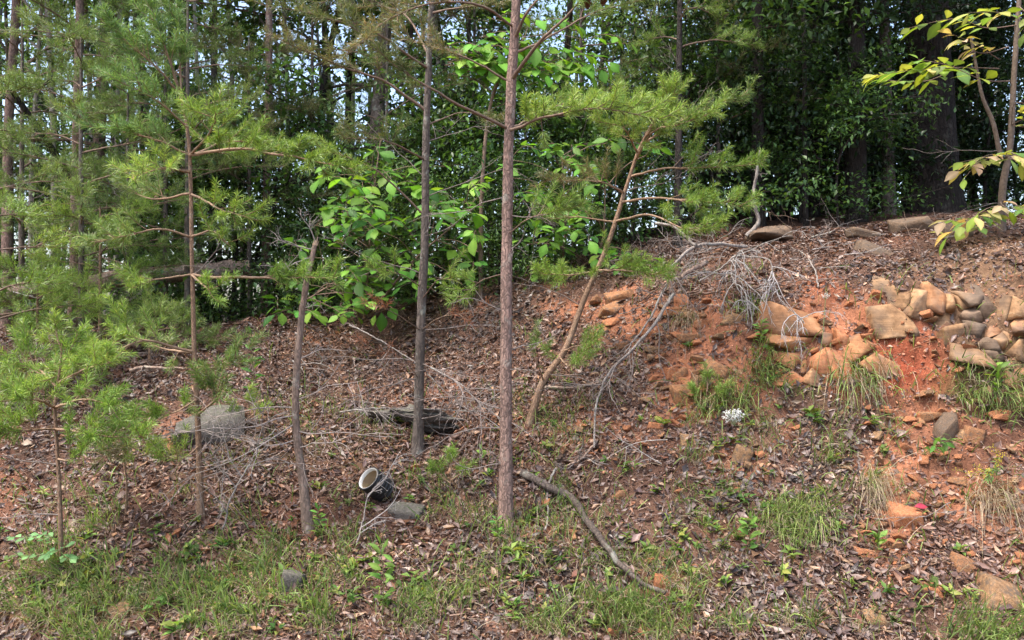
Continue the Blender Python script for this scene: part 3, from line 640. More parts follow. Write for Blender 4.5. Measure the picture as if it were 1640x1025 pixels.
d1 = gd(668, 728)
pine('pine_tree', 'slender curving grey-barked trunk rising beside the dark mossy boulder', 'pine tree',
     [(668, 728, d1), (671, 640, d1), (676, 500, d1), (681, 380, d1), (683, 220, d1), (688, 90, d1), (694, -60, d1), (700, -420, d1)],
     [.037, .033, .030, .028, .025, .022, .020, .013], M_grey,
     [([(683, 190, d1), (610, 128, d1 - .1), (540, 103, d1 - .2), (440, 60, d1 - .4)], dict(cols=DULL, n=12, t0=.35, r=.012)),
      ([(681, 255, d1), (620, 228, d1 - .3), (550, 222, d1 - .5)], dict(cols=DULL, n=7, t0=.45, r=.008)),
      ([(678, 345, d1), (620, 285, d1 - .1), (565, 255, d1 - .2), (520, 240, d1 - .2)], dict(cols=FRESH, n=5, t0=.7, r=.008)),
      ([(690, 28, d1), (720, 15, d1 - .1), (790, 5, d1 - .2)], dict(n=5, t0=.6, cols=DULL, r=.009)),
      ([(688, 100, d1), (610, 60, d1 - .3), (520, 30, d1 - .6), (430, 10, d1 - .9)], dict(cols=DULL, n=14, t0=.25, r=.010)),
      ([(688, 80, d1), (640, 20, d1 + .3), (560, 10, d1 + .5)], dict(cols=DULL, n=12, t0=.3, r=.009)),
      ([(692, -20, d1), (600, -40, d1 - .3), (490, 20, d1 - .5)], dict(cols=DULL, n=14, t0=.3, r=.010)),
      ([(683, 195, d1), (740, 180, d1 + .2), (790, 190, d1 + .2)], dict(cols=DULL, n=4, t0=.7, r=.006)),
      ([(676, 470, d1), (640, 440, d1 - .2), (610, 440, d1 - .3)], dict(cols=FRESH, n=4, t0=.5, r=.005)),
      ([(676, 480, d1), (700, 450, d1 - .2), (730, 450, d1 - .2)], dict(cols=FRESH, n=4, t0=.5, r=.005)),
      ([(674, 520, d1), (710, 505, d1 - .3), (770, 500, d1 - .5)], dict(cols=RUST, n=3, t0=.4, r=.004, pm=260)),
      ([(674, 530, d1), (630, 500, d1 - .3), (590, 490, d1 - .4)], dict(cols=RUST, n=3, t0=.5, r=.004, pm=260)),
      ([(672, 600, d1), (640, 570, d1 - .3), (600, 560, d1 - .5)], dict(cols=RUST, n=2, t0=.5, r=.004, pm=200))],
     [(672, 580, d1, -1, .45, -.4, .7), (672, 590, d1, .9, -.3, -.4, .8), (672, 610, d1, -1, .1, -.6, .7), (670, 665, d1, -1, .12, -.5, .8), (670, 670, d1, .9, .05, -.6, .7),
      (680, 300, d1, -.9, .6, 0, .6), (682, 240, d1, .8, .3, .1, .5), (674, 540, d1, .9, .25, -.4, .6), (681, 330, d1, .8, .25, -.2, .7), (676, 430, d1, -1, .5, -.2, .7)], sides=11)

d2 = gd(322, 830)
T = [(322, 830, d2), (318, 700, d2), (311, 560, d2), (307, 420, d2), (303, 240, d2), (288, 150, d2), (262, 70, d2), (240, 20, d2)]
pine('pine_tree', 'thin young pine with orange-tan stem and bright yellow-green whorls', 'pine tree', T, [.020, .016, .014, .012, .010, .008, .006, .003], M_pine_thin,
     [([(288, 150, d2), (265, 70, d2 - .1), (240, 5, d2 - .1)], dict(n=12, t0=.1, sl=.16, cols=BLUE, pm=1100, nl=.06)), ([(292, 155, d2), (285, 80, d2), (280, 10, d2)], dict(n=10, t0=.2, sl=.14, cols=BLUE, pm=1000)),
      ([(288, 150, d2), (235, 95, d2 - .2), (170, 40, d2 - .3)], dict(n=12, t0=.3, sl=.18, cols=BLUE, pm=1000)), ([(300, 200, d2), (250, 160, d2 - .2), (190, 130, d2 - .3)], dict(n=9, cols=BLUE)),
      ([(303, 243, d2), (245, 222, d2 - .1), (130, 200, d2 - .2)], dict(n=12, t0=.25, sl=.15, cols=BLUE, pm=900)),
      ([(303, 243, d2), (380, 240, d2 - .2), (470, 255, d2 - .3), (560, 270, d2 - .4)], dict(n=24, t0=.15, sl=.2, pm=1000)),
      ([(303, 245, d2), (370, 225, d2 + .3), (450, 235, d2 + .5)], dict(n=12, t0=.25)), ([(303, 250, d2), (335, 210, d2 - .3), (345, 180, d2 - .5)], dict(n=9, t0=.25)),
      ([(304, 270, d2), (260, 270, d2 - .3), (210, 285, d2 - .5)], dict(n=9)), ([(304, 300, d2), (350, 330, d2 - .3), (400, 350, d2 - .4)], dict(n=9, t0=.3)),
      ([(305, 310, d2), (250, 320, d2 + .2), (190, 300, d2 + .4)], dict(n=10, cols=MIDG)), ([(306, 366, d2), (260, 368, d2 - .1), (205, 378, d2 - .2), (150, 390, d2 - .2)], dict(n=12, cols=MIDG, t0=.45)),
      ([(306, 366, d2), (340, 370, d2 - .2), (370, 395, d2 - .3)], dict(n=6)), ([(308, 450, d2), (400, 440, d2 - .2), (460, 440, d2 - .3), (540, 445, d2 - .4)], dict(n=16, t0=.35, sl=.17, pm=1000)),
      ([(308, 452, d2), (250, 448, d2 - .1), (215, 460, d2 - .2)], dict(n=6, t0=.5)), ([(308, 452, d2), (330, 460, d2 - .3), (345, 480, d2 - .4)], dict(n=6)),
      ([(311, 565, d2), (230, 547, d2 - .2), (150, 580, d2 - .35), (70, 612, d2 - .4)], dict(n=18, t0=.2, pm=950)), ([(311, 560, d2), (270, 560, d2 + .3), (210, 540, d2 + .5)], dict(n=10, cols=MIDG)),
      ([(312, 600, d2), (350, 590, d2 - .2), (385, 570, d2 - .3)], dict(n=7, cols=MIDG)), ([(314, 640, d2), (280, 660, d2 - .3), (235, 665, d2 - .4)], dict(n=9)), ([(315, 660, d2), (345, 640, d2 - .3), (350, 620, d2 - .4)], dict(n=7, cols=MIDG)),
      ([(316, 720, d2), (290, 735, d2 - .2), (260, 730, d2 - .3)], dict(n=5))],
     [(318, 740, d2, .9, .3, -.4, .7), (319, 770, d2, .9, .5, -.3, .8), (308, 450, d2, .6, .6, -.3, .3), (318, 690, d2, .9, .1, -.5, .8)], sides=9, wcol=TANC)

d3 = gd(492, 848)
snag = thing('dead_snag', pix(492, 848, d3), 'broken-topped dead pine snag with peeling pale upper stem', 'dead tree')
Ps = [np.array(pix(*q)) for q in [(494, 850, d3), (486, 780, d3), (476, 690, d3), (475, 610, d3), (482, 520, d3), (493, 440, d3), (504, 393, d3)]]; Ps[0][2] = H(*Ps[0][:2]) - .05
As = trunk_obj(snag, Ps, [.028, .024, .022, .020, .019, .016, .013], M_deadwood, 10, cap=True)
mb = MB()
for a in np.linspace(0, 6.28, 9)[:-1]:
    u = np.array([math.cos(a), math.sin(a), 0]) * .014; L_ = random.uniform(.02, .07); s_ = np.cross(u, [0, 0, 1.]) * .4
    b_ = As[-1] + u; mb.add([b_ - s_, b_ + s_, b_ + np.array([.01, 0, L_]), b_ - u * .3 + s_], [[0, 1, 2], [1, 3, 2]], (.5, .36, .25))
mb.build('splintered_tip', M_twig, snag)
for px, py, dx, dz, dy, L in ((502, 400, -1, .0, -.2, .28), (500, 410, -.9, -.1, -.4, .3), (503, 395, -.1, 1, 0, .22), (484, 500, .8, .2, -.3, .12), (478, 580, .9, .1, -.4, .25), (476, 640, .9, .3, -.3, .5),
                              (477, 655, -1, .15, -.4, .75), (478, 660, -1, .05, -.5, .8), (478, 690, .9, -.05, -.5, .6), (478, 680, -1, -.45, -.6, .9), (480, 700, -.9, -.7, -.5, .6), (482, 720, .8, .2, -.5, .5)):
    q = As[np.argmin(np.linalg.norm(As - pix(px, py, d3), axis=1))]; w = MB(); bare_twigs(w, q, (dx, dy, dz), L, .0045, 2, 5, (.34, .29, .26)); w.build('dead_branch', M_twig, snag, True)

d4 = gd(845, 680)
pine('pine_tree', 'slim pine leaning over the bank with tufted limbs and bent stem', 'pine tree',
     [(845, 682, d4), (868, 615, d4), (905, 560, d4 + .05), (935, 480, d4 + .1), (970, 400, d4 + .1), (1000, 310, d4 + .1), (1024, 240, d4 + .1), (1060, 170, d4)], [.027, .024, .022, .020, .018, .015, .012, .006], M_pine_thin,
     [([(1020, 248, d4), (1045, 215, d4 - .2), (1080, 200, d4 - .4), (1150, 180, d4 - .5)], dict(n=16, t0=.1, pm=900)), ([(1022, 244, d4), (1000, 210, d4 - .3), (960, 195, d4 - .5)], dict(n=12, t0=.1, pm=900)),
      ([(1030, 225, d4), (1060, 180, d4 - .3), (1080, 150, d4 - .5)], dict(n=12, t0=.1, pm=900)), ([(1030, 230, d4), (1100, 190, d4 + .1), (1200, 150, d4 + .1)], dict(n=14, t0=.2, cols=MIDG)),
      ([(1010, 280, d4), (1060, 268, d4 - .2), (1120, 268, d4 - .3), (1220, 262, d4 - .4)], dict(n=14, t0=.45, pm=900)), ([(1000, 312, d4), (1060, 315, d4 - .3), (1120, 325, d4 - .5), (1200, 330, d4 - .6)], dict(n=15, t0=.35, pm=900)),
      ([(1005, 300, d4), (960, 290, d4 - .2), (870, 290, d4 - .3)], dict(n=14, t0=.2, cols=DULL)), ([(990, 345, d4), (1040, 345, d4 - .4), (1100, 365, d4 - .6), (1150, 360, d4 - .6)], dict(n=12, t0=.4)),
      ([(955, 437, d4), (1000, 435, d4 - .2), (1070, 442, d4 - .4)], dict(n=14, t0=.15, pm=950)), ([(955, 437, d4), (920, 440, d4 - .2), (865, 440, d4 - .3)], dict(n=11, t0=.2, pm=950)),
      ([(985, 360, d4), (930, 350, d4 + .1), (860, 350, d4 + .2)], dict(n=10, t0=.3, cols=MIDG)), ([(900, 562, d4), (925, 555, d4 - .2), (950, 550, d4 - .3)], dict(n=5, t0=.2)), ([(895, 575, d4), (910, 585, d4 - .2), (935, 580, d4 - .3)], dict(n=5, t0=.1)),
      ([(870, 615, d4), (860, 580, d4 - .2), (850, 555, d4 - .2)], dict(n=4, t0=.4, cols=MIDG))],
     [(1000, 300, d4, .9, .3, -.3, .4), (960, 420, d4, 1, .2, -.2, .5), (880, 600, d4, .8, .1, -.5, .4), (930, 490, d4, -.7, .5, -.3, .5)], sides=9, wcol=TANC)

d5 = gd(98, 905)
pine('pine_sapling', 'small pine sapling rooted above the pinnate green seedling', 'pine sapling', [(98, 905, d5), (96, 800, d5), (92, 720, d5), (88, 650, d5), (96, 590, d5), (100, 545, d5)], [.011, .010, .009, .008, .006, .004], M_pine_thin,
     [([(88, 650, d5), (60, 640, d5 - .3), (20, 640, d5 - .5)], dict(n=10)), ([(88, 650, d5), (130, 640, d5 - .2), (190, 650, d5 - .4)], dict(n=12)), ([(90, 690, d5), (140, 690, d5 - .2), (230, 700, d5 - .3)], dict(n=14, t0=.3)),
      ([(90, 690, d5), (50, 690, d5 - .2), (-10, 700, d5 - .3)], dict(n=10)), ([(92, 620, d5), (60, 590, d5 + .2), (20, 580, d5 + .2)], dict(n=10)), ([(94, 610, d5), (140, 590, d5 - .1), (180, 580, d5 - .2)], dict(n=10)),
      ([(98, 560, d5), (92, 540, d5), (88, 515, d5)], dict(n=6, t0=.1, sl=.1, cols=FRESH[1:])), ([(94, 590, d5), (112, 560, d5), (125, 530, d5)], dict(n=6, t0=.1, sl=.1)), ([(92, 735, d5), (110, 738, d5 - .2), (120, 735, d5 - .25)], dict(n=4, t0=.3)),
      ([(92, 720, d5), (140, 725, d5 + .2), (190, 720, d5 + .3)], dict(n=7, cols=DULL))], [(92, 740, d5, -.9, .3, -.2, .3), (95, 830, d5, -1, .1, -.3, .35)], sides=8, wcol=TANC)
d6 = gd(201, 824)
pine('pine_sapling', 'knee-high pine sapling on a bare crooked stem below the tilted grey slab', 'pine sapling', [(201, 824, d6), (203, 780, d6), (199, 735, d6), (204, 690, d6)], [.007, .006, .005, .003], M_pine_thin,
     [([(199, 735, d6), (180, 725, d6 - .1), (165, 722, d6 - .15)], dict(n=4, t0=.2, sl=.1)), ([(199, 735, d6), (225, 730, d6 - .1), (245, 722, d6 - .15)], dict(n=5, t0=.2, sl=.12)), ([(202, 710, d6), (206, 690, d6), (210, 665, d6)], dict(n=5, t0=.1, sl=.1))], sides=6, wcol=TANC)
for k, (px, py, lab) in enumerate(((720, 790, 'tiny pine seedling sprouting in litter between the pipe and the tallest pine'), (1130, 660, 'tiny pine seedling beside the white flower cluster'), (395, 690, 'tiny pine seedling between the grey slab and the dead snag'))):
    dd = gd(px, py)
    pine('pine_seedling', lab, 'pine seedling', [(px, py, dd), (px + 2, py - 30, dd), (px + 5, py - 62, dd)], [.004, .003, .002], M_pine_thin,
         [([(px + 1, py - 15, dd), (px - 12, py - 25, dd), (px - 25, py - 40, dd)], dict(n=5, t0=.2, sl=.08)), ([(px + 1, py - 20, dd), (px + 16, py - 30, dd - .05), (px + 30, py - 38, dd - .1)], dict(n=5, t0=.2, sl=.08)), ([(px + 2, py - 32, dd), (px + 3, py - 45, dd), (px + 5, py - 65, dd)], dict(n=6, t0=.1, sl=.08))], sides=5, wcol=TANC)

# young pines thick on the left and centre behind
def auto_pine(label, px, pyb, d, top_py, r, bark, cols, nb, blen, lo=.15, hi=1.0, lean=0, group='young pines crowding behind the thin pine', pm=480, nbare=4, sl=.26):
    z0 = H(px_at(px, d), d); pyb = 512.5 - (z0 - CAMZ) * FPX / d
    path = [(px + lean * t, pyb + (top_py - pyb) * t, d) for t in (0, .33, .66, 1)]
    br, ba = [], []
    for i in range(nb):
        t = lo + (hi - lo) * (i + random.random()) / nb; az = i * 2.399 + random.uniform(-.5, .5); L = blen * (1.15 - .6 * t) * random.uniform(.7, 1.2)
        s = pix(px + lean * t, pyb + (top_py - pyb) * t, d)
        pts = []
        for q in (0, .35, .7, 1):
            w = s + np.array([math.cos(az) * L * q, math.sin(az) * L * q, .35 * L * q - .22 * L * q * q])
            a, b = to_pix(w[0], w[1], w[2]); pts.append((float(a), float(b), float(w[1])))
        br.append((pts, dict(n=13, t0=.25, cols=cols, pm=pm, sl=sl, nl=.062)))
    for i in range(nbare):
        t = random.uniform(.1, .6); az = random.uniform(0, 6.28); ba.append((px + lean * t, pyb + (top_py - pyb) * t, d, math.cos(az), .2, math.sin(az), random.uniform(.4, .9)))
    return pine('young_pine', label, 'pine tree', path, [r, r * .8, r * .6, r * .3], bark, br, ba, group=group, sides=8)
YP = 'young pine in the thicket left of the dead snag'
auto_pine(YP, 35, 0, 7.6, 0, .03, M_grey, MIDG, 20, 1.3, lo=.25)
auto_pine(YP, 130, 0, 6.9, 60, .03, M_grey, MIDG, 18, 1.0, lo=.3)
auto_pine(YP, 300, 0, 7.5, -60, .03, M_grey, MIDG, 16, 1.1, lo=.4)
auto_pine(YP, -10, 0, 5.7, 330, .02, M_pine_thin, FRESH, 12, .8, lo=.2)
auto_pine('pine trunk with dull needles and a forked low limb behind the thin pine', 117, 0, 7.9, -420, .055, M_pine, MIDG, 16, 1.3, lo=.42, lean=22, group=None, nbare=8)
auto_pine(YP, 205, 0, 7.4, 150, .026, M_grey, MIDG, 16, .95, lo=.2)
auto_pine(YP, 265, 0, 8.1, 20, .028, M_grey, MIDG, 18, 1.1, lo=.25)
auto_pine(YP, -40, 0, 6.6, 150, .03, M_grey, MIDG, 14, 1.0, lo=.12)
auto_pine(YP, 160, 0, 6.9, 330, .018, M_pine_thin, FRESH, 9, .65, lo=.15)
auto_pine(YP, 60, 0, 6.3, 440, .016, M_pine_thin, FRESH, 8, .6, lo=.2)
auto_pine(YP, 400, 0, 8.3, 60, .026, M_grey, DULL, 15, 1.0, lo=.35)
auto_pine(YP, 240, 0, 6.6, 520, .012, M_pine_thin, MIDG, 6, .45, lo=.3)
auto_pine('pine with scaly trunk standing above the broadleaf sapling, dull needles high up', 425, 0, 8.6, -420, .055, M_pine, DULL, 12, 1.4, lo=.6, lean=14, group=None, nbare=8)
auto_pine('pine with bright tufts behind the leaning pine', 1085, 0, 7.6, -200, .04, M_dark_shade, FRESH, 14, 1.0, lo=.52, lean=6, group=None, nbare=8)
for px_, d_, top_, c_ in ((500, 9.2, -80, DULL), (620, 8.8, -40, MIDG), (760, 9.4, -120, DULL), (930, 8.9, -60, MIDG), (1150, 9.2, -60, DULL), (180, 9.4, -120, MIDG)):
    auto_pine('young pine standing among the leafy trees behind the curving trunk', px_, 0, d_, top_, .032, M_grey, c_, 15, 1.3, lo=.35, group='young pines among the leafy trees', pm=330)
auto_pine('grey-stemmed pine with dull crown between the scaly trunks', 340, 0, 9.6, -400, .05, M_grey, DULL, 12, 1.5, lo=.55, lean=8, group=None)
mbx = MB()   # the dark forked limb
fork = next(o for o in bpy.data.objects if 'forked low limb' in str(o.get('label')))
tube(mbx, catmull([pix(112, 285, 7.9), pix(80, 235, 7.6), pix(40, 175, 7.3), pix(8, 128, 7.1)], 14), np.linspace(.036, .022, 14), 8, WOODC, .15, 3)
bare_twigs(mbx, pix(30, 150, 7.2), (.8, .1, .5), .5, .01, 1, 3, WOODC); mbx.build('limb', M_dark_shade, fork, True)

# ------------------------------------------------------------------ broadleaf saplings: every leaf a part
LF_A = [leaf_mesh('leaf', M_leaf, c, wid=w, peak=p, bend=b, fold=f) for c, w, p, b, f in (((.10, .22, .03), .6, .52, .35, .1), ((.075, .175, .03), .54, .5, .15, .2), ((.145, .28, .04), .62, .55, .5, .15), ((.055, .13, .028), .56, .5, .3, .3))]
LF_Y = [leaf_mesh('leaf', M_leaf, c, wid=w, peak=p, bend=b, fold=f, nseg=8, notch=.08) for c, w, p, b, f in (((.17, .24, .04), .5, .5, .3, .15), ((.26, .29, .08), .46, .5, .2, .25), ((.12, .20, .05), .52, .5, .4, .15), ((.42, .37, .14), .5, .5, .5, .2), ((.46, .34, .22), .55, .5, .6, .3))]
LF_H = [leaf_mesh('leaf', M_leaf, c, wid=w, peak=.5, bend=b, fold=f, nseg=5) for c, w, b, f in (((.13, .25, .045), .4, .3, .2), ((.09, .19, .04), .34, .5, .25), ((.17, .27, .06), .45, .2, .3))]
def spray_leaves(t, stem, P, n, size, kinds, weights=None, jitter=.5, face=.3, R=.004, t0=.15, col=WOODC, droop=.25, alt=True):
    """leaves alternating along a shoot through world points P"""
    ax = catmull(P, 14); tube(stem, ax, np.linspace(R, .0013, 14), 4, col)
    for i in range(n):
        s = t0 + (1 - t0) * (i + .5) / n if n > 1 else 1; j = min(12, int(s * 13)); p = ax[j] + (ax[j + 1] - ax[j]) * (s * 13 - j); d = nrm(ax[min(13, j + 1)] - ax[max(0, j - 1)])
        lat = nrm(np.cross(d, [0, 0, 1.])) * (1 if i % 2 else -1)
        if i == n - 1: lat = lat * .1
        dr = nrm(d * .55 + lat * .8 + rng.normal(0, jitter * .5, 3) + np.array([0, 0, -droop * rng.random()]))
        pe = p + dr * size * .12; up = np.array([0, -face, 1.]) + rng.normal(0, jitter * .6, 3)
        k = random.choices(range(len(kinds)), weights)[0]
        link_mesh('leaf', kinds[k], frame(pe, dr, up, size * random.uniform(.7, 1.25)), t)
def broad_sapling(name, label, cat, base, sprays, kinds, weights=None, size=.15, per=.09, group=None, R0=.012, root=None, face=.3, jit=.5, droop=.25, bark=None):
    """sprays: lists of pixel points with distance; their first point joins the stem"""
    t = thing(name, base, label, cat, group); stem = MB()
    for sp in sprays:
        Q = np.array([pix(*q) for q in sp]); L = np.linalg.norm(np.diff(Q, axis=0), axis=1).sum()
        spray_leaves(t, stem, Q, max(3, int(L / per)), size, kinds, weights, face=face, jitter=jit, droop=droop)
    if root is not None:
        RS = [catmull([np.array(q) for q in rt], 16) for rt in root]
        for a in RS: tube(stem, a, np.linspace(R0, R0 * .45, 16), 6, WOODC, .1, 2)
        RA = np.concatenate(RS)
        for sp in sprays:
            q = pix(*sp[0]); b_ = RA[np.argmin(np.linalg.norm(RA - q, axis=1) + .5 * np.abs(RA[:, 2] - q[2] + .2))]; tube(stem, catmull([b_, (b_ + q) / 2 + [0, 0, .05], q], 6), np.linspace(.0045, .003, 6), 4, WOODC)
    stem.build('stem', M_twig, t, True); return t
dA = 7.1; bA = np.array([px_at(585, dA + .4), dA + .4, float(H(px_at(585, dA + .4), dA + .4))])
spA = []
for cx, cy, n, rx, ry in ((560, 345, 8, 60, 40), (640, 370, 11, 80, 50), (730, 385, 9, 60, 50), (545, 440, 9, 70, 45), (620, 440, 8, 60, 30), (500, 480, 5, 60, 30), (560, 490, 4, 30, 20), (560, 290, 7, 70, 40), (640, 310, 7, 60, 40), (740, 320, 6, 50, 40), (470, 500, 3, 30, 20)):
    for i in range(n):
        ex, ey = random.gauss(cx, rx * .6), random.gauss(cy, ry * .6); dd = dA + random.uniform(-.7, .5); sx = ex + random.uniform(-70, 70); spA.append([(sx, ey + random.uniform(5, 40), dd + .25), ((sx + ex) / 2, ey - random.uniform(0, 8), dd + .1), (ex, ey + random.uniform(0, 14), dd - .1)])
rt = [[bA - [0, 0, .05], pix(590, 420, dA + .3), pix(600, 300, dA + .2), pix(610, 220, dA + .2)], [bA - [0, 0, .05], pix(540, 460, dA), pix(490, 480, dA - .5)], [bA - [0, 0, .05], pix(660, 420, dA), pix(740, 350, dA)]]
broad_sapling('broadleaf_sapling', 'bushy sapling with large bright green oval leaves behind the dead snag', 'sapling', bA, spA, LF_A, size=.145, per=.066, root=rt)
dB = 6.9; bB = np.array([px_at(900, dB + .6), dB + .6, float(H(px_at(900, dB + .6), dB + .6))])
spB = []
for cx, cy, n, rx, ry in ((890, 260, 7, 60, 30), (950, 235, 5, 60, 20), (930, 350, 9, 60, 40), (880, 380, 7, 40, 40), (970, 390, 7, 50, 30), (1040, 420, 5, 40, 20), (860, 320, 5, 30, 40), (900, 300, 5, 50, 40)):
    for i in range(n):
        ex, ey = random.gauss(cx, rx * .6), random.gauss(cy, ry * .6); dd = dB + random.uniform(-.5, .5); sx = ex + random.uniform(-50, 50); spB.append([(sx, ey + random.uniform(5, 30), dd + .2), ((sx + ex) / 2, ey, dd + .1), (ex, ey + random.uniform(0, 10), dd - .1)])
broad_sapling('broadleaf_sapling', 'leafy green bush under the leaning pine with smaller pointed leaves', 'shrub', bB, spB, LF_A, [3, 2, 2, 2], size=.12, per=.055, root=[[bB - [0, 0, .05], pix(905, 350, dB + .3), pix(900, 250, dB + .2)], [bB - [0, 0, .05], pix(960, 400, dB + .2), pix(970, 300, dB)]])
# bright hickory sprays high up behind the tallest pine
dC = 7.3; bC = np.array([px_at(770, dC), dC, float(H(px_at(770, dC), dC))]); spC = []
for i in range(30):
    ex, ey = random.uniform(760, 1000), random.gauss(85, 28); spC.append([(ex - 60, ey + 10, dC + .2), (ex - 25, ey, dC), (ex + 15, ey + 12, dC - .2)])
broad_sapling('broadleaf_sapling', 'tall slim tree with lime green leaf sprays high behind the tallest pine', 'tree', bC, spC, LF_A, [2, 1, 6, 0], size=.16, per=.07, R0=.025, root=[[bC - [0, 0, .1], pix(772, 300, dC), pix(790, 150, dC), pix(840, 60, dC)]])
# sapling on the crest at the right, turning yellow
dE = 6.3; bE = np.array([px_at(1605, dE), dE, float(H(px_at(1605, dE), dE))])
sap = thing('turning_sapling', bE, 'slim sapling on the crest with leaves turning yellow', 'sapling'); st = MB()
tube(st, catmull([bE - [0, 0, .05], pix(1606, 300, dE), pix(1618, 230, dE), pix(1624, 120, dE), pix(1632, 0, dE), pix(1640, -160, dE)], 24), np.linspace(.03, .015, 24), 8, (.16, .12, .09), .12, 4)
tube(st, catmull([pix(1602, 250, dE), pix(1590, 195, dE), pix(1572, 150, dE), pix(1555, 60, dE)], 14), np.linspace(.02, .01, 14), 7, (.16, .12, .09), .12, 5)
YW, GW = [2, 3, 1, 3, 1], [4, 2, 4, .3, 0]
for pts, n, w, sz in (([(1600, 110, dE), (1540, 108, dE - .3), (1470, 112, dE - .5), (1400, 120, dE - .6)], 15, GW, 0.155), ([(1600, 95, dE), (1560, 70, dE - .2), (1525, 55, dE - .3)], 7, YW, 0.135), ([(1632, 30, dE), (1600, 20, dE - .3), (1550, 20, dE - .5)], 9, YW, 0.149),
                      ([(1630, 40, dE), (1580, 45, dE - .1), (1530, 30, dE - .2), (1455, 45, dE - .3)], 12, GW, 0.149), ([(1615, 75, dE), (1570, 85, dE - .3), (1535, 62, dE - .4)], 6, [1, 2, 0, 4, 3], 0.121), ([(1618, 130, dE), (1575, 128, dE - .4), (1520, 105, dE - .6), (1470, 95, dE - .6)], 11, GW, 0.149),
                      ([(1608, 250, dE), (1580, 255, dE - .2), (1535, 275, dE - .3)], 7, YW, 0.135), ([(1610, 255, dE), (1620, 248, dE - .4), (1650, 255, dE - .5)], 5, YW, 0.135), ([(1604, 330, dE), (1575, 345, dE - .3), (1510, 355, dE - .5)], 9, YW, 0.149), ([(1606, 320, dE), (1625, 335, dE - .4), (1660, 345, dE - .5)], 5, GW, 0.149),
                      ([(1620, 200, dE), (1640, 190, dE - .3), (1660, 180, dE - .4)], 4, YW, 0.135), ([(1632, 10, dE), (1645, 25, dE - .3), (1650, 60, dE - .4)], 6, GW, 0.149), ([(1560, 80, dE), (1500, 125, dE - .2), (1440, 130, dE - .3), (1395, 122, dE - .3)], 10, GW, 0.149)):
    if pts[0][1] > 190:
        for q_ in range(2): spray_leaves(sap, st, np.array([pix(a + random.gauss(0, 10) * (i_ > 0), b + random.gauss(0, 12) * (i_ > 0), e - random.uniform(0, .3) * (i_ > 0)) for i_, (a, b, e) in enumerate(pts)]), n, sz * .9, LF_Y, [4, 3, 3, 2, 1], jitter=.5, face=.25, R=.004, t0=.3)
    spray_leaves(sap, st, np.array([pix(*q) for q in pts]), int(n * 1.7), sz * .9, LF_Y, w, jitter=.5, face=.25, R=.005, t0=.3)
st.build('stem', M_twig, sap, True)
w = MB(); bare_twigs(w, pix(1605, 240, dE), (-1, -.3, .1), .6, .004, 1, 4); bare_twigs(w, pix(1604, 325, dE - .1), (-1, -.3, -.05), .7, .004, 1, 4); w.build('dead_branch', M_twig, sap, True)

# ------------------------------------------------------------------ stones
def rock_np(seed, sub=3, planes=9, noise_a=.07, lo=.5, hi=.82, strata=0.0):
    g = np.random.default_rng(seed); bm = bmesh.new(); bmesh.ops.create_icosphere(bm, subdivisions=sub, radius=1)
    v = np.array([p.co[:] for p in bm.verts]); f = np.array([[q.index for q in fa.verts] for fa in bm.faces]); bm.free()
    v = v / ((np.abs(v) ** 7).sum(1) ** (1 / 7))[:, None]
    for i in range(planes):
        n = nrm(g.normal(size=3)); o = g.uniform(lo, hi) * 1.35; d = v @ n - o; v = v - np.where(d > 0, d, 0)[:, None] * n
    v = v * (1 + noise_a * fbm(v[:, 0] * 2.5 + seed, v[:, 1] * 2.5, v[:, 2] * 2.5, seed, 3))[:, None]
    if strata: v[:, :2] *= (1 + strata * vnoise(v[:, 2] * 5 + seed, seed * .1, 0, seed))[:, None]
    return v / np.abs(v).max(0), f
def rock_mesh(name, mat, seed, **k):
    v, f = rock_np(seed, **k); m = MB(); m.add(v, f, (.5,) * 3); return m.mesh(name, mat, False)
ROCKV = {}
def cut_block(half, planes, g, rough=.03, cuts=2):
    """an angular block: a box cut by planes (point, normal), its faces then slightly roughened"""
    bm = bmesh.new(); bmesh.ops.create_cube(bm, size=2.0)
    for v in bm.verts: v.co = Vector([v.co[k] * half[k] * (1 + g.normal(0, .06)) for k in range(3)])
    for p, n in planes:
        r = bmesh.ops.bisect_plane(bm, geom=list(bm.verts) + list(bm.edges) + list(bm.faces), plane_co=Vector(p), plane_no=Vector(n), clear_outer=True)
        e = [q for q in r['geom_cut'] if isinstance(q, bmesh.types.BMEdge)]
        if e: bmesh.ops.contextual_create(bm, geom=e)
        if len(bm.verts) < 4: break
    if len(bm.verts) < 4: bm.free(); return None
    bmesh.ops.triangulate(bm, faces=bm.faces); L_ = max(half)
    for k in range(cuts):
        e = [q for q in bm.edges if q.calc_length() > L_ * .3]
        if e: bmesh.ops.subdivide_edges(bm, edges=e, cuts=1); bmesh.ops.triangulate(bm, faces=bm.faces)
    bm.verts.index_update(); v = np.array([q.co[:] for q in bm.verts]); f = np.array([[a.index for a in fa.verts] for fa in bm.faces]); bm.free()
    s_ = 3.5 / L_; o = g.uniform(0, 50); v = v + rough * L_ * np.stack([fbm(v[:, 0] * s_ + o + q * 9, v[:, 1] * s_, v[:, 2] * s_, 5 + q, 3) for q in range(3)], 1)
    return v, f
def block_mesh(mat, seed):
    g = np.random.default_rng(seed)
    pl = []
    for k in range(5):
        n = nrm(g.normal(size=3)); pl.append((n * g.uniform(.62, 1.15), n))
    v, f = cut_block((1, 1, 1), pl, g, .012); m = MB(); m.add(v / np.abs(v).max(0), f, (.5,) * 3); return m.mesh('stone', mat, False)
def block_var(mat, i):
    if (mat.name, i, 'b') not in ROCKV: ROCKV[(mat.name, i, 'b')] = block_mesh(mat, 300 + i)
    return ROCKV[(mat.name, i, 'b')]
def rock_var(mat, i, sub=3, **k):
    key = (mat.name, i, sub)
    if key not in ROCKV: ROCKV[key] = rock_mesh('stone', mat, 100 + i * 7 + sub, sub=sub, **k)
    return ROCKV[key]
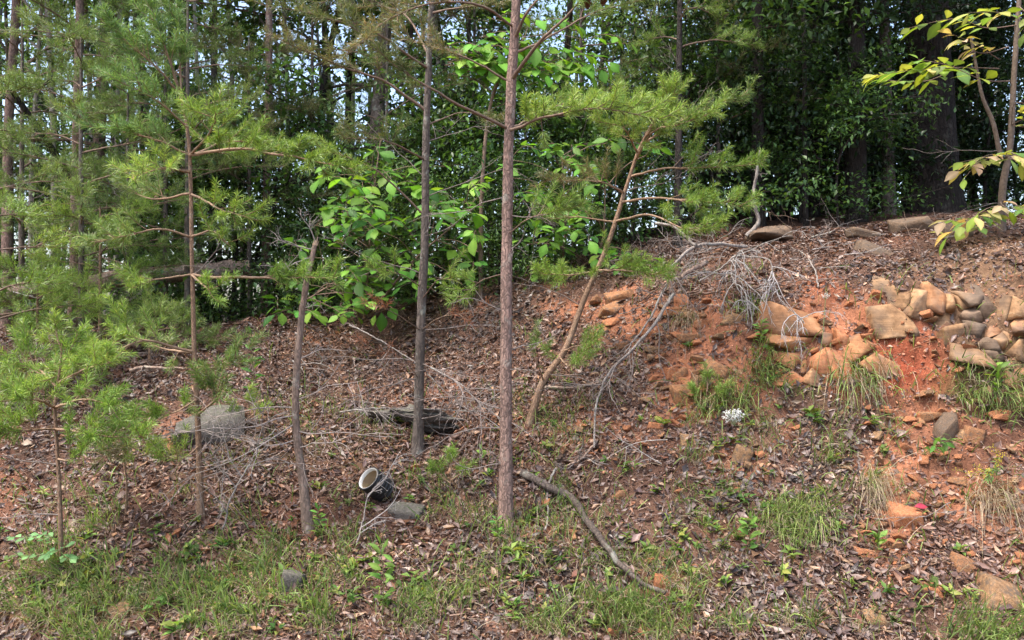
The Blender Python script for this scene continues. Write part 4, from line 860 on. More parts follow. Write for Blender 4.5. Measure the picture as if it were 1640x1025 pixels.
def place_rock(name, me, px, py, w, h, depth=None, sink=.25, roll=0., parent=None, d=None, tilt=0., yaw=None):
    """w, h in photo pixels; the stone sits in the ground it touches"""
    c = g1(px, py + h * .2) if d is None else pix(px, py, d)
    dd = c[1]; sx, sz = w / FPX * dd / 2, h / FPX * dd / 2; sy = depth / 2 if depth else max(sx, sz) * .75
    c = np.array([px_at(px, dd), dd + sy * sink * 1.2 - sy * .35, CAMZ - (py - 512.5) / FPX * dd])
    M = Matrix.Translation(Vector(c)) @ Matrix.Rotation(math.radians(roll), 4, 'Y') @ Matrix.Rotation(math.radians(tilt), 4, 'X') @ Matrix.Rotation(random.uniform(-.3, .3) if yaw is None else yaw, 4, 'Z') @ Matrix.Diagonal((sx, sy, sz, 1))
    return link_mesh(name, me, M, parent)
def zc(X, Y): return 1200 + X * 440 / 1640, 430 + Y * 275 / 1025
OUT_R = [(885, 165, 130, 90, 8), (1000, 225, 200, 100, 5), (1085, 190, 100, 80, 20), (835, 310, 120, 110, -20), (930, 335, 110, 60, 10), (1190, 225, 110, 75, 0), (1290, 215, 120, 75, 0), (1425, 255, 170, 150, 10), (1335, 310, 150, 160, -5),
         (1185, 320, 130, 110, -15), (1250, 360, 150, 105, -25), (1295, 415, 110, 55, -15), (1370, 432, 75, 42, 5), (1475, 370, 110, 105, 10), (1545, 275, 80, 110, 15), (1395, 395, 90, 65, -20), (1535, 430, 130, 105, 20), (1075, 330, 85, 75, 0), (1440, 480, 140, 75, 0), (1265, 562, 75, 34, 10),
         (1450, 580, 80, 52, 0), (1515, 560, 80, 62, 10), (1620, 645, 95, 95, 10), (1480, 765, 170, 70, 5), (1310, 475, 110, 50, -10), (1355, 530, 150, 55, 0), (1250, 505, 80, 34, 5), (1600, 470, 110, 90, 0), (1600, 360, 90, 90, 0), (1620, 560, 80, 70, 0), (980, 300, 110, 50, 5), (1120, 265, 90, 40, -10), (1520, 640, 100, 40, 5), (1410, 640, 90, 36, 0)]
OUT_L = [(290, 345, 245, 115, 5), (310, 445, 225, 110, 0), (450, 585, 220, 160, 5), (475, 440, 95, 60, 0), (650, 500, 260, 110, 28), (540, 435, 110, 70, 10), (290, 585, 150, 95, -10), (735, 570, 150, 80, 20), (425, 485, 80, 52, 0), (250, 650, 110, 80, 0), (640, 435, 110, 40, 12), (690, 465, 90, 35, 15), (370, 650, 120, 60, 5), (870, 560, 70, 30, 10), (520, 330, 50, 35, 0), (620, 320, 40, 30, 0)]
def outcrop(label, L, mats, grey, seed, grow=1.3):
    """fitted blocks: each stone is a box cut along the joints it shares with its neighbours"""
    g = np.random.default_rng(seed); C = []; c0 = g1(*zc(*L[0][:2])); t = thing('rock_outcrop', c0, label, 'rock outcrop')
    for X, Y, w_, h_, r_ in L:
        px, py = zc(X, Y); c = g1(px, py + 4); k = c[1] / FPX * .268 / 2 * grow; C.append((np.array([px_at(px, c[1]), c[1], CAMZ - (py - 512.5) / FPX * c[1]]), w_ * k, h_ * k, r_))
    for i, (c, w_, h_, r_) in enumerate(C):
        pl = []
        for j, (c2, w2, h2, _) in enumerate(C):
            d = c2 - c; d2 = np.array([d[0], 0, d[2]]); D = np.linalg.norm(d2)
            if i == j or D > (w_ + w2 + h_ + h2): continue
            u = d2 / D; ra = 1 / math.hypot(u[0] / w_, u[2] / h_); rb = 1 / math.hypot(u[0] / w2, u[2] / h2)
            if D < (ra + rb) * 1.25: pl.append((u * (D * ra / (ra + rb) - .001), nrm(u + np.array([0, (1 if i < j else -1) * .6 * math.sin(i * 7 + j * 3), 0]))))
        a = math.radians(r_ + 14); fr = g.uniform(.01, .09) * (1.0 if max(w_, h_) > .05 else .7)
        pl.append((np.array([0, -fr, 0]), nrm(np.array([g.normal(0, .35), -1, g.normal(.15, .35)])))); n = nrm(np.array([g.normal(0, .6), -1, .9])); pl.append((n * np.array([w_, fr, h_]).min() * g.uniform(.9, 1.4), n))
        for q in range(2):
            n = nrm(g.normal(size=3) * np.array([1, .3, 1])); rr = 1 / math.hypot(n[0] / w_, n[2] / h_, n[1] / .3); pl.append((n * rr * g.uniform(1.05, 1.5), n))
        R_ = np.array([[math.cos(a), 0, math.sin(a)], [0, 1, 0], [-math.sin(a), 0, math.cos(a)]])
        sets = [pl]; big = max(w_, h_) > .05
        for q in range(2 if big else 1):     # natural cracks split the larger blocks
            if g.random() < (.45, .0)[q]:
                s0 = sets.pop(0); n = nrm(g.normal(size=3) * np.array([1, .25, .8])); p = np.array([g.normal(0, .3) * w_, 0, g.normal(0, .3) * h_]); sets += [s0 + [(p, n)], s0 + [(p + n * .002, -n), (np.array([0, -fr + g.uniform(.005, .04), 0]), nrm(np.array([g.normal(0, .4), -1, g.normal(.1, .4)])))]]
        for pp in sets:
            r = cut_block((w_ * 1.2, .22, h_ * 1.2), [(R_.T @ p, R_.T @ n) for p, n in pp], g, .008, 3)
            if r is None or len(r[1]) < 8: continue
            m = MB(); m.add(r[0] @ R_.T + c, r[1], (.5,) * 3); m.build('stone', M_brownrock if i in grey else mats[i % len(mats)], t)
outcrop('jutting outcrop of jointed tan and grey-brown sandstone blocks in the cut bank', [q for q in OUT_R if q[2] * q[3] > 7400], [M_tan, M_tan, M_ochre, M_tan], (6, 7, 13), 3, 1.55)
outcrop('low outcrop of broken orange blocks beside the bare red clay', [q for q in OUT_L if q[2] * q[3] > 5000], [M_ochre, M_ochre, M_rust], (), 5, 1.4)
# blocks standing out of the crumbling clay face
def zr(a, b): return random.uniform(a, b)
for i in range(34):
    px, py = random.choice([(zr(960, 1250), zr(470, 690)), (zr(1380, 1640), zr(600, 900)), (zr(1030, 1200), zr(480, 640))]); w_ = zr(16, 40)
    if 1140 < px < 1210 and 640 < py < 700: continue
    tag(place_rock('stone', block_var(random.choice([M_ochre, M_rust, M_rust, M_tan]), i % 9 + 60), px, py, w_ * 1.1, w_ * zr(.3, .7), None, .75, zr(-8, 30)), 'angular rust block standing out of the crumbling clay face', 'stone', 'blocks in the clay face')
def named_rock(label, mat, px, py, w, h, roll=0, depth=None, sink_=.2, i=0, name='stone', planes=10, d=None, tilt=0, yaw=None):
    o = place_rock(name, block_var(mat, i + 20), px, py, w * .94, h * .94, depth, .75 if d is None else sink_, roll, None, d, tilt, yaw)
    return tag(o, label, 'rock')
bo = place_rock('boulder', rock_mesh('boulder', M_greyrock, 777, sub=5, planes=14, noise_a=.30, lo=.5, hi=.95, strata=.16), 662, 672, 170, 50, .6, .3, 4, None, 5.85, -14, .1); tag(bo, 'dark mossy boulder slab overhanging a hollow at the curving trunk', 'rock')
named_rock('tilted smooth grey slab behind the thin pine', M_greyrock, 335, 685, 110, 75, 4, .25, .3, 2, 'rock_slab', d=5.35, yaw=.4)
named_rock('grey stone partly buried below the pipe', M_greyrock, 652, 823, 62, 30, -3, None, .1, 3)
named_rock('flat grey-green stone in the grass below the dead snag', M_greyrock, 468, 938, 50, 44, 12, None, .1, 4)
named_rock('brown flat slab tilted on the crest among dead twigs', M_brownrock, 1396, 408, 78, 36, 22, .2, .1, 5, 'rock_slab', d=5.95)
named_rock('dark block lying on the crest before the massive trunk', M_brownrock, 1466, 366, 75, 38, 0, .35, .1, 6, 'rock_slab', d=6.9)
named_rock('brown angular rock on the crest at the foot of the turning sapling', M_brownrock, 1526, 378, 52, 44, -10, None, .1, 0, d=6.2)
named_rock('flat dark rock on the crest above the pale dead branches', M_brownrock, 1228, 374, 62, 26, 0, .3, .1, 2, d=7.2)
named_rock('thin brown slab on the crest beside the tilted slab', M_brownrock, 1380, 376, 48, 18, 8, .25, .1, 3, d=6.6)
named_rock('brown weathered slab standing below the outcrop', M_brownrock, 1523, 690, 46, 62, 8, .1, .2, 1, 'rock_slab')
named_rock('angular orange stone resting beside the weathered slab', M_ochre, 1566, 702, 44, 34, 15, None, .1, 4)
named_rock('large pale rock at the grassy foot of the red gully', M_tan, 1606, 965, 70, 66, 20, .2, .3, 5, 'boulder')
named_rock('rust-orange rock in the red gully with a crimson leaf on it', M_rust, 1462, 835, 66, 44, 15, None, .2, 6)
named_rock('square orange block in the clay under the long dead branch', M_ochre, 1093, 600, 34, 28, 4, .1, .2, 1)
named_rock('wide orange block beneath the square block', M_ochre, 1106, 634, 64, 40, -4, .14, .25, 3)
named_rock('brown-orange rock between the grass tufts and the gully', M_tan, 1193, 735, 42, 40, 20, None, .2, 4)
named_rock('orange-tan rock in litter left of the white flower', M_tan, 1103, 708, 40, 24, 5, None, .2, 5)
named_rock('upright rust block under the dead branch pile', M_rust, 1093, 486, 26, 34, 0, .1, .3, 0)
named_rock('pale orange rock in the bank behind the leaning pine', M_ochre, 985, 497, 46, 36, 10, .15, .3, 2)
named_rock('broad orange rock high in the bank left of the long dead branch', M_ochre, 1000, 478, 60, 30, -8, .15, .3, 6)
named_rock('orange stone in litter beside the bent fallen branch', M_ochre, 992, 795, 25, 17, 0, None, .05, 1)
named_rock('orange triangular stone beneath the tip of the bent fallen branch', M_rust, 1060, 936, 28, 30, 10, None, .05, 0)
named_rock('long yellowish stone at the foot of the gully', M_tan, 1408, 998, 32, 44, -25, None, .1, 3)
named_rock('tan flat rock seen through grass at the foot of the bank', M_tan, 183, 985, 46, 36, 5, None, .2, 2)
named_rock('orange rock in the gully beside the litter drift', M_ochre, 1545, 907, 44, 30, 20, None, .1, 5)
named_rock('reddish rock just above the pale foot boulder', M_rust, 1500, 950, 44, 26, 10, None, .15, 6)
# loose stones
SG = 'loose orange stones on the bank'; n = 0
for tries in range(4000):
    px, py = random.uniform(860, 1640), random.uniform(480, 1020)
    k = float(clay_at([px], [py])[0])
    if random.random() > k * 1.1 + .05: continue
    s = random.choice([9, 10, 11, 13, 15, 18, 22]); m = random.choice([M_rust, M_ochre, M_rust, M_tan])
    c = g1(px, py); q = s / FPX * c[1] / 2
    M = Matrix.Translation(Vector(c + [0, -q * .2, q * .25])) @ Matrix.Rotation(random.uniform(-.6, .6), 4, 'Y') @ Matrix.Rotation(random.uniform(-.7, .3), 4, 'X') @ Matrix.Rotation(random.uniform(0, 6), 4, 'Z') @ Matrix.Diagonal((q, q * random.uniform(.6, 1.1), q * random.uniform(.25, .55), 1))
    tag(link_mesh('stone', block_var(m, n % 6 + 40), M), 'small loose orange stone ' + beside(c), 'stone', SG); n += 1
    if n >= 230: break
mb = MB(); rv = [rock_np(s, 1, 7, .12, .35, .7) for s in range(5)]; cnt = 0
while cnt < 4200:
    px, py = rng.uniform(840, 1700, 400), rng.uniform(440, 1030, 400); k = np.maximum(clay_at(px, py), blobs(px, py, SAND)); keep = rng.random(400) < k * 1.0 + .02
    P = ghit(px[keep], py[keep])
    for c in P:
        v, f = rv[cnt % 5]; s = min(.016, rng.lognormal(math.log(.0055), .55)); col = np.array([.36, .15, .075]) * rng.uniform(.6, 1.4) + (.05 * rng.random())
        mb.add(np.roll(v * [1, rng.uniform(.5, .9), rng.uniform(.25, .5)], cnt % 3, 1) @ np.linalg.qr(rng.normal(size=(3, 3)))[0] * s + c + [0, 0, s * .2], f, col); cnt += 1
tag(mb.build('gravel', M_twig), 'red clay crumbs and gravel on the bare bank', 'gravel', kind='stuff')

# exposed roots along the crest edge
Q = [g1(a, b) + [0, -.05, .01] for a, b in ((985, 476), (1030, 474), (1080, 470), (1130, 468), (1180, 466), (1230, 462), (1280, 460), (1330, 452), (1390, 446), (1440, 448))]
A_ = catmull(Q, 110); A_[:, 1] += .05 * fbm(A_[:, 0] * 5, 0 * A_[:, 0], seed=77, oct=3); A_[:, 2] += .025 * fbm(A_[:, 0] * 7, 3 + 0 * A_[:, 0], seed=78, oct=3)
t = thing('root_mat', A_[0], 'fine exposed roots and rootlets dangling along the crest edge', 'roots')
for k in range(9):
    a = int(rng.integers(0, 70)); b = a + int(rng.integers(18, 38)); B = A_[a:b] + np.cumsum(rng.normal(0, .006, (len(A_[a:b]), 3)), 0) + [0, -.02, rng.normal(-.02, .03)]; m = MB(); tube(m, B, np.linspace(.007, .003, len(B)), 6, (.17, .11, .08), .3, k); m.build('root', M_twig, t, True)
for i in range(110):
    j = rng.integers(2, 108); m = MB(); bare_twigs(m, A_[j] + [0, -.03, -.01], (rng.normal(0, .35), -.25, -1), rng.uniform(.08, .32), rng.uniform(.0012, .003), 1, 2, random.choice([(.16, .10, .07), (.22, .17, .14), (.12, .08, .06)]), .08); m.build('root', M_twig, t, True)

# ------------------------------------------------------------------ litter
DCOL = np.array([(.115, .068, .055), (.145, .09, .078), (.19, .125, .105), (.10, .05, .038), (.23, .155, .13), (.28, .16, .10), (.06, .038, .034), (.19, .085, .05), (.33, .22, .16)])
DW = np.array([5, 4, 2.5, 5, 1.2, 1.4, 4, 3.5, .45]); DW = DW / DW.sum()
def curled_leaf(seed):
    g = np.random.default_rng(seed); v, f = leaf_verts(g.uniform(.4, .75), g.uniform(.4, .62), 0, 0, 2, g.uniform(0, .5))
    cu = g.uniform(.3, 3.2); x = v[:, 0]; v[:, 2] += cu * x * x * 1.6 + g.normal(0, .05, len(v)) + g.uniform(-.6, .9) * (v[:, 1] - .5) ** 2; v[:, 0] = x * (1 - .25 * cu * np.abs(x)); v[:, 1] -= .5
    return v, f
CL = [curled_leaf(s) for s in range(10)]
def litter_ok(px, py):
    k = clay_at(px, py); bare = blobs(px, py, SAND) * .3
    low = sstep(880, 1000, py) * (px < 900) * .35
    return np.clip(1 - .75 * k - bare - low, .14, 1)
def leaf_frames(P, nv, tilt=.35):
    n = len(P); up = nrm(nv + rng.normal(0, tilt, (n, 3))); a = rng.normal(0, 1, (n, 3)); y = nrm(a - up * (a * up).sum(1, keepdims=True)); x = np.cross(y, up); return x, y, up
def scatter(n, x0, x1, y0, y1, okf):
    px, py = rng.uniform(x0, x1, n), rng.uniform(y0, y1, n); px += 18 * vnoise(px * .02, py * .02); k = rng.random(n) < okf(px, py); P = ghit(px[k], py[k]); return P
# uniform over the ground itself, then thinned
n = 146000; Y = rng.uniform(3.3, 8.3, n); X = rng.uniform(-1, 1, n) * (.72 * Y + .5); Z = H(X, Y); PX, PY = to_pix(X, Y, Z)
patch = .75 + .7 * fbm(X * 1.6, Y * 1.6 + Z, seed=61, oct=3)
nzv = gnormal(X, Y, .03)[:, 2]; keep = rng.random(n) < litter_ok(PX, PY) * np.clip(patch, .1, 1) * sstep(.33, .62, nzv); X, Y, Z = X[keep], Y[keep], Z[keep]
P = np.stack([X, Y, Z], 1); nv = gnormal(X, Y); fx, fy, fz = leaf_frames(P, nv, .38)
n = len(P); sz = np.clip(rng.lognormal(math.log(.030), .5, n), .010, .085); kk = rng.choice(len(DCOL), n, p=DW); cc = DCOL[kk] * rng.uniform(.55, 1.4, n)[:, None] * (1 + .35 * fbm(X * .9, Y * .9, seed=91, oct=3))[:, None] * (1 + np.array([.22, 0, -.12]) * fbm(X * .7 + 5, Y * .7, seed=93, oct=2)[:, None])
lift = rng.uniform(.002, .02, n); mb = MB()
for q, (lv, lf) in enumerate(CL):
    I = np.arange(q, n, len(CL)); v = (P[I] + fz[I] * lift[I, None])[:, None, :] + sz[I, None, None] * (lv[None, :, 0:1] * fx[I, None] + lv[None, :, 1:2] * fy[I, None] + lv[None, :, 2:3] * fz[I, None])
    f = (np.arange(len(I))[:, None, None] * len(lv) + lf[None]).reshape(-1, lf.shape[1]); mb.add(v.reshape(-1, 3), f, np.repeat(cc[I], len(lv), 0))
print('litter leaves', n)
tag(mb.build('leaf_litter', M_dead), 'brown leaf litter covering the bank', 'leaf litter', kind='stuff')
# the largest fallen leaves, one by one
FL = []
for s in range(12):
    v, f = curled_leaf(40 + s); m = MB(); m.add(v, f, DCOL[s % len(DCOL)] * .95); FL.append(m.mesh('fallen_leaf', M_dead, True))
px, py = rng.uniform(380, 1640, 1400), rng.uniform(620, 1020, 1400); k = rng.random(1400) < litter_ok(px, py); P = ghit(px[k], py[k])[:280]; nv = gnormal(P[:, 0], P[:, 1]); fx, fy, fz = leaf_frames(P, nv, .35)
for i in range(len(P)):
    tag(link_mesh('fallen_leaf', FL[i % 12], frame(P[i] + fz[i] * .02, fy[i], fz[i], random.uniform(.05, .085))), 'large curled brown dead leaf ' + beside(P[i]), 'dead leaf', 'large dead leaves on the litter')
o = link_mesh('fallen_leaf', leaf_mesh('fallen_leaf', M_dead, (.33, .03, .045), wid=.5, bend=.3), frame(g1(1455, 826) + [0, -.06, .05], (1, 0, .1), (0, -.6, .8), .08)); tag(o, 'crimson fallen leaf on the rust-orange rock', 'dead leaf')
# crumbled leaf fragments
n = 55000; Y = rng.uniform(3.3, 8.2, n); X = rng.uniform(-1, 1, n) * (.72 * Y + .4); Z = H(X, Y); k = rng.random(n) < litter_ok(*to_pix(X, Y, Z)) + .25; X, Y, Z = X[k], Y[k], Z[k]
P = np.stack([X, Y, Z], 1); fx, fy, fz = leaf_frames(P, gnormal(X, Y), .5); n = len(P); s = rng.lognormal(math.log(.011), .4, n)[:, None]; P = P + fz * .006; bnd = fz * s * rng.uniform(-.4, .8, (n, 1))
v = np.stack([P - fy * s, P + fx * s * .6 + bnd, P + fy * s * .9, P - fx * s * .5 + bnd], 1).reshape(-1, 3); c = DCOL[rng.choice(len(DCOL), n, p=DW)] * rng.uniform(.6, 1.5, (n, 1)); b = np.arange(n)[:, None] * 4
mb = MB(); mb.add(v, np.concatenate([b + [[0, 1, 2]], b + [[0, 2, 3]]]), np.repeat(c, 4, 0)); tag(mb.build('leaf_crumbs', M_dead), 'crumbled leaf fragments between the fallen leaves', 'leaf litter', kind='stuff')
# fallen pine needles and twig bits
n = 16000; X = rng.uniform(-5, 5, n); Y = rng.uniform(3.4, 8.5, n); P = np.stack([X, Y, H(X, Y) + .008], 1); nv = gnormal(X, Y); fx, fy, fz = leaf_frames(P, nv, .25)
L = rng.uniform(.04, .11, n)[:, None]; wd = rng.uniform(.0012, .0028, n)[:, None]
v = np.stack([P - fx * wd, P + fx * wd, P + fy * L + fz * L * .12], 1).reshape(-1, 3); c = np.array([.26, .15, .09]) * rng.uniform(.5, 1.5, (n, 1)) + rng.uniform(0, .08, (n, 1))
mb = MB(); mb.add(v, np.arange(3 * n).reshape(-1, 3), np.repeat(c, 3, 0)); tag(mb.build('needle_litter', M_dead), 'fallen pine needles and straw strewn over the bank', 'needle litter', kind='stuff')

# ------------------------------------------------------------------ grass
GREEN = np.array([(.14, .20, .055), (.19, .27, .075), (.26, .33, .10), (.10, .16, .05)]); STRAW = np.array([(.34, .27, .18), (.26, .20, .14), (.42, .34, .24)])
def blades(mb, P, out, L, w, cols, bend=.6, var=.3):
    """arching blades from points P, starting along out"""
    n = len(P); out = nrm(out); L = np.broadcast_to(np.asarray(L, float).reshape(-1, 1), (n, 1)); w = np.broadcast_to(np.asarray(w, float).reshape(-1, 1), (n, 1))
    s = nrm(np.cross(out, rng.normal(size=(n, 3)))); g_ = np.array([0, 0, -1.]); rows = []; bnd = bend * rng.uniform(.35, 1.5, (n, 1))
    for t, ww in ((0, .8), (.35, 1), (.7, .75)):
        c = P + out * L * t + g_ * L * bnd * t * t; rows += [c - s * w * ww / 2, c + s * w * ww / 2]
    rows.append(P + out * L * .97 + g_ * L * bnd)
    v = np.stack(rows, 1).reshape(-1, 3); b = np.arange(n)[:, None] * 7
    f = np.concatenate([b + np.array([q]) for q in ([0, 1, 3], [0, 3, 2], [2, 3, 5], [2, 5, 4], [4, 5, 6])]); cols = np.asarray(cols)
    c = cols[rng.integers(0, len(cols), n)] * rng.uniform(1 - var, 1 + var, (n, 1)); mb.add(v, f, np.repeat(c, 7, 0))
GR = [(150, 900, 330, 70, 1), (380, 950, 300, 90, 1), (100, 1000, 300, 60, .9), (640, 960, 200, 60, .6), (850, 960, 120, 50, .55), (1010, 960, 110, 70, .9), (1000, 1010, 200, 30, .8), (1180, 680, 90, 60, .6), (1220, 610, 60, 50, .5), (1270, 850, 80, 70, .5), (1170, 870, 60, 30, .5),
      (720, 770, 60, 50, .4), (450, 800, 250, 60, .35), (1600, 990, 90, 50, .6), (1590, 640, 60, 40, .5), (1100, 850, 60, 20, .3), (1360, 1000, 200, 25, .35), (60, 640, 120, 40, .3), (520, 700, 130, 60, .35), (900, 660, 110, 60, .35), (960, 800, 160, 90, .35), (1100, 740, 120, 70, .35), (1350, 760, 90, 110, .35), (700, 850, 200, 60, .4), (330, 820, 200, 60, .4), (1150, 450, 80, 30, .3)]
mb = MB(); px, py = rng.uniform(-60, 1700, 120000), rng.uniform(430, 1040, 120000)
tuft = np.clip(.12 + 1.7 * fbm(px * .018, py * .03, seed=71, oct=3), 0, 1.3)
k = rng.random(120000) < blobs(px, py, GR) * tuft * 1.4 + .03; P = ghit(px[k], py[k]); P = P + rng.normal(0, .012, P.shape) * [1, 1, 0]; n = len(P); print('grass', n)
nv = gnormal(P[:, 0], P[:, 1]); out = nv * .4 + np.array([0, -.25, .9]) + rng.normal(0, .38, (n, 3)); st_ = rng.random(n) < .5
blades(mb, P[~st_], out[~st_], rng.uniform(.06, .24, (~st_).sum()), rng.uniform(.003, .0075, (~st_).sum()), GREEN, .45)
blades(mb, P[st_], out[st_] * [1, 1, .5], rng.uniform(.08, .24, st_.sum()), rng.uniform(.0015, .003, st_.sum()), STRAW, .6)
tag(mb.build('grass', M_grass), 'short grass and straw growing over the foot of the bank', 'grass', kind='stuff')
def grass_clump(label, px, py, n, L, wpx, green=.7, bend=.8, hpx=20, group=None, wd=.0055, up=.5):
    c = g1(px, py); m = MB(); qx, qy = rng.normal(px, wpx / 2, n), rng.normal(py, hpx / 2, n); P = ghit(qx, qy) - [0, 0, .01]
    nv = gnormal(P[:, 0], P[:, 1]); out = nv * .5 + np.array([0, -.3, up]) + rng.normal(0, .3, (n, 3)); s = rng.random(n) > green
    if (~s).any(): blades(m, P[~s], out[~s], L * rng.uniform(.5, 1.1, (~s).sum()), wd, GREEN, bend)
    if s.any(): blades(m, P[s], out[s], L * rng.uniform(.5, 1.1, s.sum()), wd * .6, STRAW, bend * 1.2)
    return tag(m.build('grass_clump', M_grass, origin=c), label, 'grass', group)
grass_clump('long grass clump hanging over the rock edge beside the red gully, straw beneath', 1370, 600, 300, .32, 54, .5, 1.0, 30)
grass_clump('tall thin green grass clump behind the white flower', 1230, 590, 260, .26, 44, .9, .6, 40)
grass_clump('green grass clump just above the white flower', 1165, 640, 300, .26, 60, .8, .7, 36)
grass_clump('large drooping grass clump right of the leafy weeds below the white flower', 1280, 825, 520, .30, 54, .65, .95, 32)
grass_clump('bright green grass clump at the foot of the bent fallen branch', 1010, 985, 420, .26, 100, .85, .5, 34)['kind'] = 'stuff'
grass_clump('dark green grass clump under the outcrop', 1585, 640, 260, .2, 60, .9, .7, 30)
grass_clump('grass fringe at the foot of the pale boulder', 1590, 1020, 320, .24, 90, .8, .5, 20)['kind'] = 'stuff'
grass_clump('dry straw clump hanging in the clay below the branch pile', 1100, 510, 160, .28, 24, .05, 1.1, 10)
grass_clump('dry straw swath sweeping down from the goldenrod', 1590, 800, 220, .4, 40, .05, .9, 30)
grass_clump('dry straw tuft in the gully left of the rust-orange rock', 1395, 780, 150, .4, 24, .05, .95, 24)
grass_clump('fine green grass tuft on the crest edge over the clay', 1200, 490, 200, .18, 34, .9, .8, 16)
grass_clump('spiky bright tuft in the low grass beside the flat grey-green stone', 372, 985, 110, .16, 14, 1, .35, 8)
grass_clump('dry tuft with green top in the low grass under the thin pine', 225, 945, 200, .2, 30, .3, .9, 14)
grass_clump('bright grass patch at the edge of the pine thicket', 20, 610, 420, .26, 70, 1, .5, 40)['kind'] = 'stuff'
for px, py, L, dx in ((735, 905, .33, .35), (523, 1000, .4, .05), (662, 990, .3, .1), (1278, 880, .5, .25), (1345, 640, .45, .1)):
    m = MB(); c = g1(px, py); blades(m, np.repeat(c[None], 3, 0), np.array([[dx, -.1, 1], [dx * .3, -.2, 1], [-dx, -.2, .9]]), [L, L * .7, L * .5], .007, GREEN, .12); tag(m.build('grass_shoot', M_grass, origin=c), 'single tall grass shoot standing clear of the litter', 'grass', 'tall single grass shoots')

# ------------------------------------------------------------------ herbs and seedlings
def herb(label, px, py, hpx, n, size, kinds, cat='plant', name='leafy_plant', lean=(0, 0), w=None, group=None, face=.5):
    c = g1(px, py); d = c[1]; t = thing(name, c, label, cat, group); st = MB(); top = c + np.array([lean[0], lean[1] - .05, hpx / FPX * d])
    spray_leaves(t, st, np.array([c - [0, 0, .02], (c + top) / 2 + [.01, 0, 0], top]), n, size, kinds, w, .7, face, .0025, .2, (.16, .18, .07), .1); st.build('stem', M_twig, t, True); return t
herb('upright green plant with paired leaves below the grey stone', 612, 985, 115, 22, .07, LF_H)
herb('tall thin weed with narrow leaves rising before the litter slope', 405, 655, 120, 22, .075, LF_H[1:2])
herb('leafy weed at the left of the large drooping grass clump', 1195, 890, 60, 24, .06, LF_H)
herb('green weed under the outcrop with broad leaves', 1590, 650, 60, 12, .08, LF_H)
herb('dark narrow-leaved plant hanging above the red gully', 1470, 730, 30, 20, .07, LF_H[1:2], lean=(.1, -.12))
herb('pale leafy weed at the broken top of the straw tuft in the gully', 1400, 890, 40, 12, .05, LF_H)
herb('bright green sprig at the pipe mouth', 607, 800, 16, 8, .035, LF_H, w=[1, 0, 2])
herb('yellow-green weed beside the tallest pine on its pipe side', 770, 740, 22, 9, .04, LF_H, w=[1, 0, 2])
herb('yellow-green rosette right of the tallest pine', 855, 770, 12, 8, .035, LF_H, w=[1, 0, 2])
herb('feathery green weed at the foot of the tallest pine', 795, 870, 40, 18, .04, LF_H)
herb('green weed with pointed leaves at the foot of the dead snag', 512, 870, 55, 16, .045, LF_H)
herb('leafy weed hanging from the crest above the clay', 1215, 560, 40, 18, .05, LF_H)
# pinnate seedling: leaflets are parts
c = g1(98, 900); t = thing('pinnate_seedling', c, 'pale green seedling with rounded paired leaflets on spreading stalks', 'seedling'); st = MB()
LF_P = [leaf_mesh('leaflet', M_leaf, cc, wid=.62, peak=.55, bend=.2, fold=.12, nseg=5) for cc in ((.17, .33, .13), (.14, .29, .11), (.20, .36, .14))]
for pts, n in (([(98, 872), (60, 862), (14, 860)], 10), ([(98, 870), (80, 858), (62, 856)], 6), ([(98, 880), (70, 888), (36, 890)], 8), ([(98, 880), (105, 875), (112, 868)], 5), ([(98, 885), (104, 890), (112, 896)], 6), ([(98, 880), (86, 882), (76, 888)], 6)):
    Q = np.array([pix(x, y, c[1] - .12 - .02 * i) for i, (x, y) in enumerate(pts)]); spray_leaves(t, st, Q, n, .042, LF_P, None, .25, .6, .0016, .15, (.2, .25, .1), .05)
tube(st, catmull([c, pix(98, 885, c[1] - .1), pix(98, 870, c[1] - .12)], 6), .002, 4, (.2, .25, .1)); st.build('stem', M_twig, t, True)
# low weeds
LW = []
for s in range(6):
    g = np.random.default_rng(s + 90); m = MB(); n = g.integers(7, 13); a = g.uniform(0, 6.28, n); d = np.stack([np.cos(a), np.sin(a), g.uniform(.1, .9, n)], 1); hgt = g.uniform(0, .6, n)
    leaves_np(m, np.stack([g.normal(0, .12, n), g.normal(0, .12, n), hgt], 1), d, np.array([0, 0, 1.]) + g.normal(0, .3, (n, 3)), g.uniform(.5, .95, n), g.uniform(.3, .55), [(.11, .20, .045), (.16, .25, .06), (.09, .17, .04), (.25, .28, .07)]); tube(m, np.array([[0, 0, -.1], [0, 0, .6]]), [.03, .02], 4, (.12, .16, .05)); LW.append(m.mesh('low_weed', M_leaf))
px, py = rng.uniform(0, 1640, 3000), rng.uniform(560, 1020, 3000); dens = blobs(px, py, [(300, 940, 420, 90, 1), (800, 950, 300, 70, .9), (1100, 880, 200, 80, .6), (500, 860, 200, 60, .5), (1250, 750, 150, 120, .4), (700, 800, 300, 100, .3), (1500, 950, 200, 60, .35), (1000, 680, 200, 80, .25), (1200, 560, 150, 80, .25)])
k = rng.random(3000) < dens * .5; P = ghit(px[k], py[k])[:260]
for p in P:
    tag(link_mesh('low_weed', random.choice(LW), frame(p - np.array([0, 0, .003]), (random.gauss(0, 1), random.gauss(0, 1), 0), (random.gauss(0, .15), -.3, 1), random.uniform(.035, .085))), 'small green weed sprouting ' + beside(p), 'weed', 'low weeds over the bank')
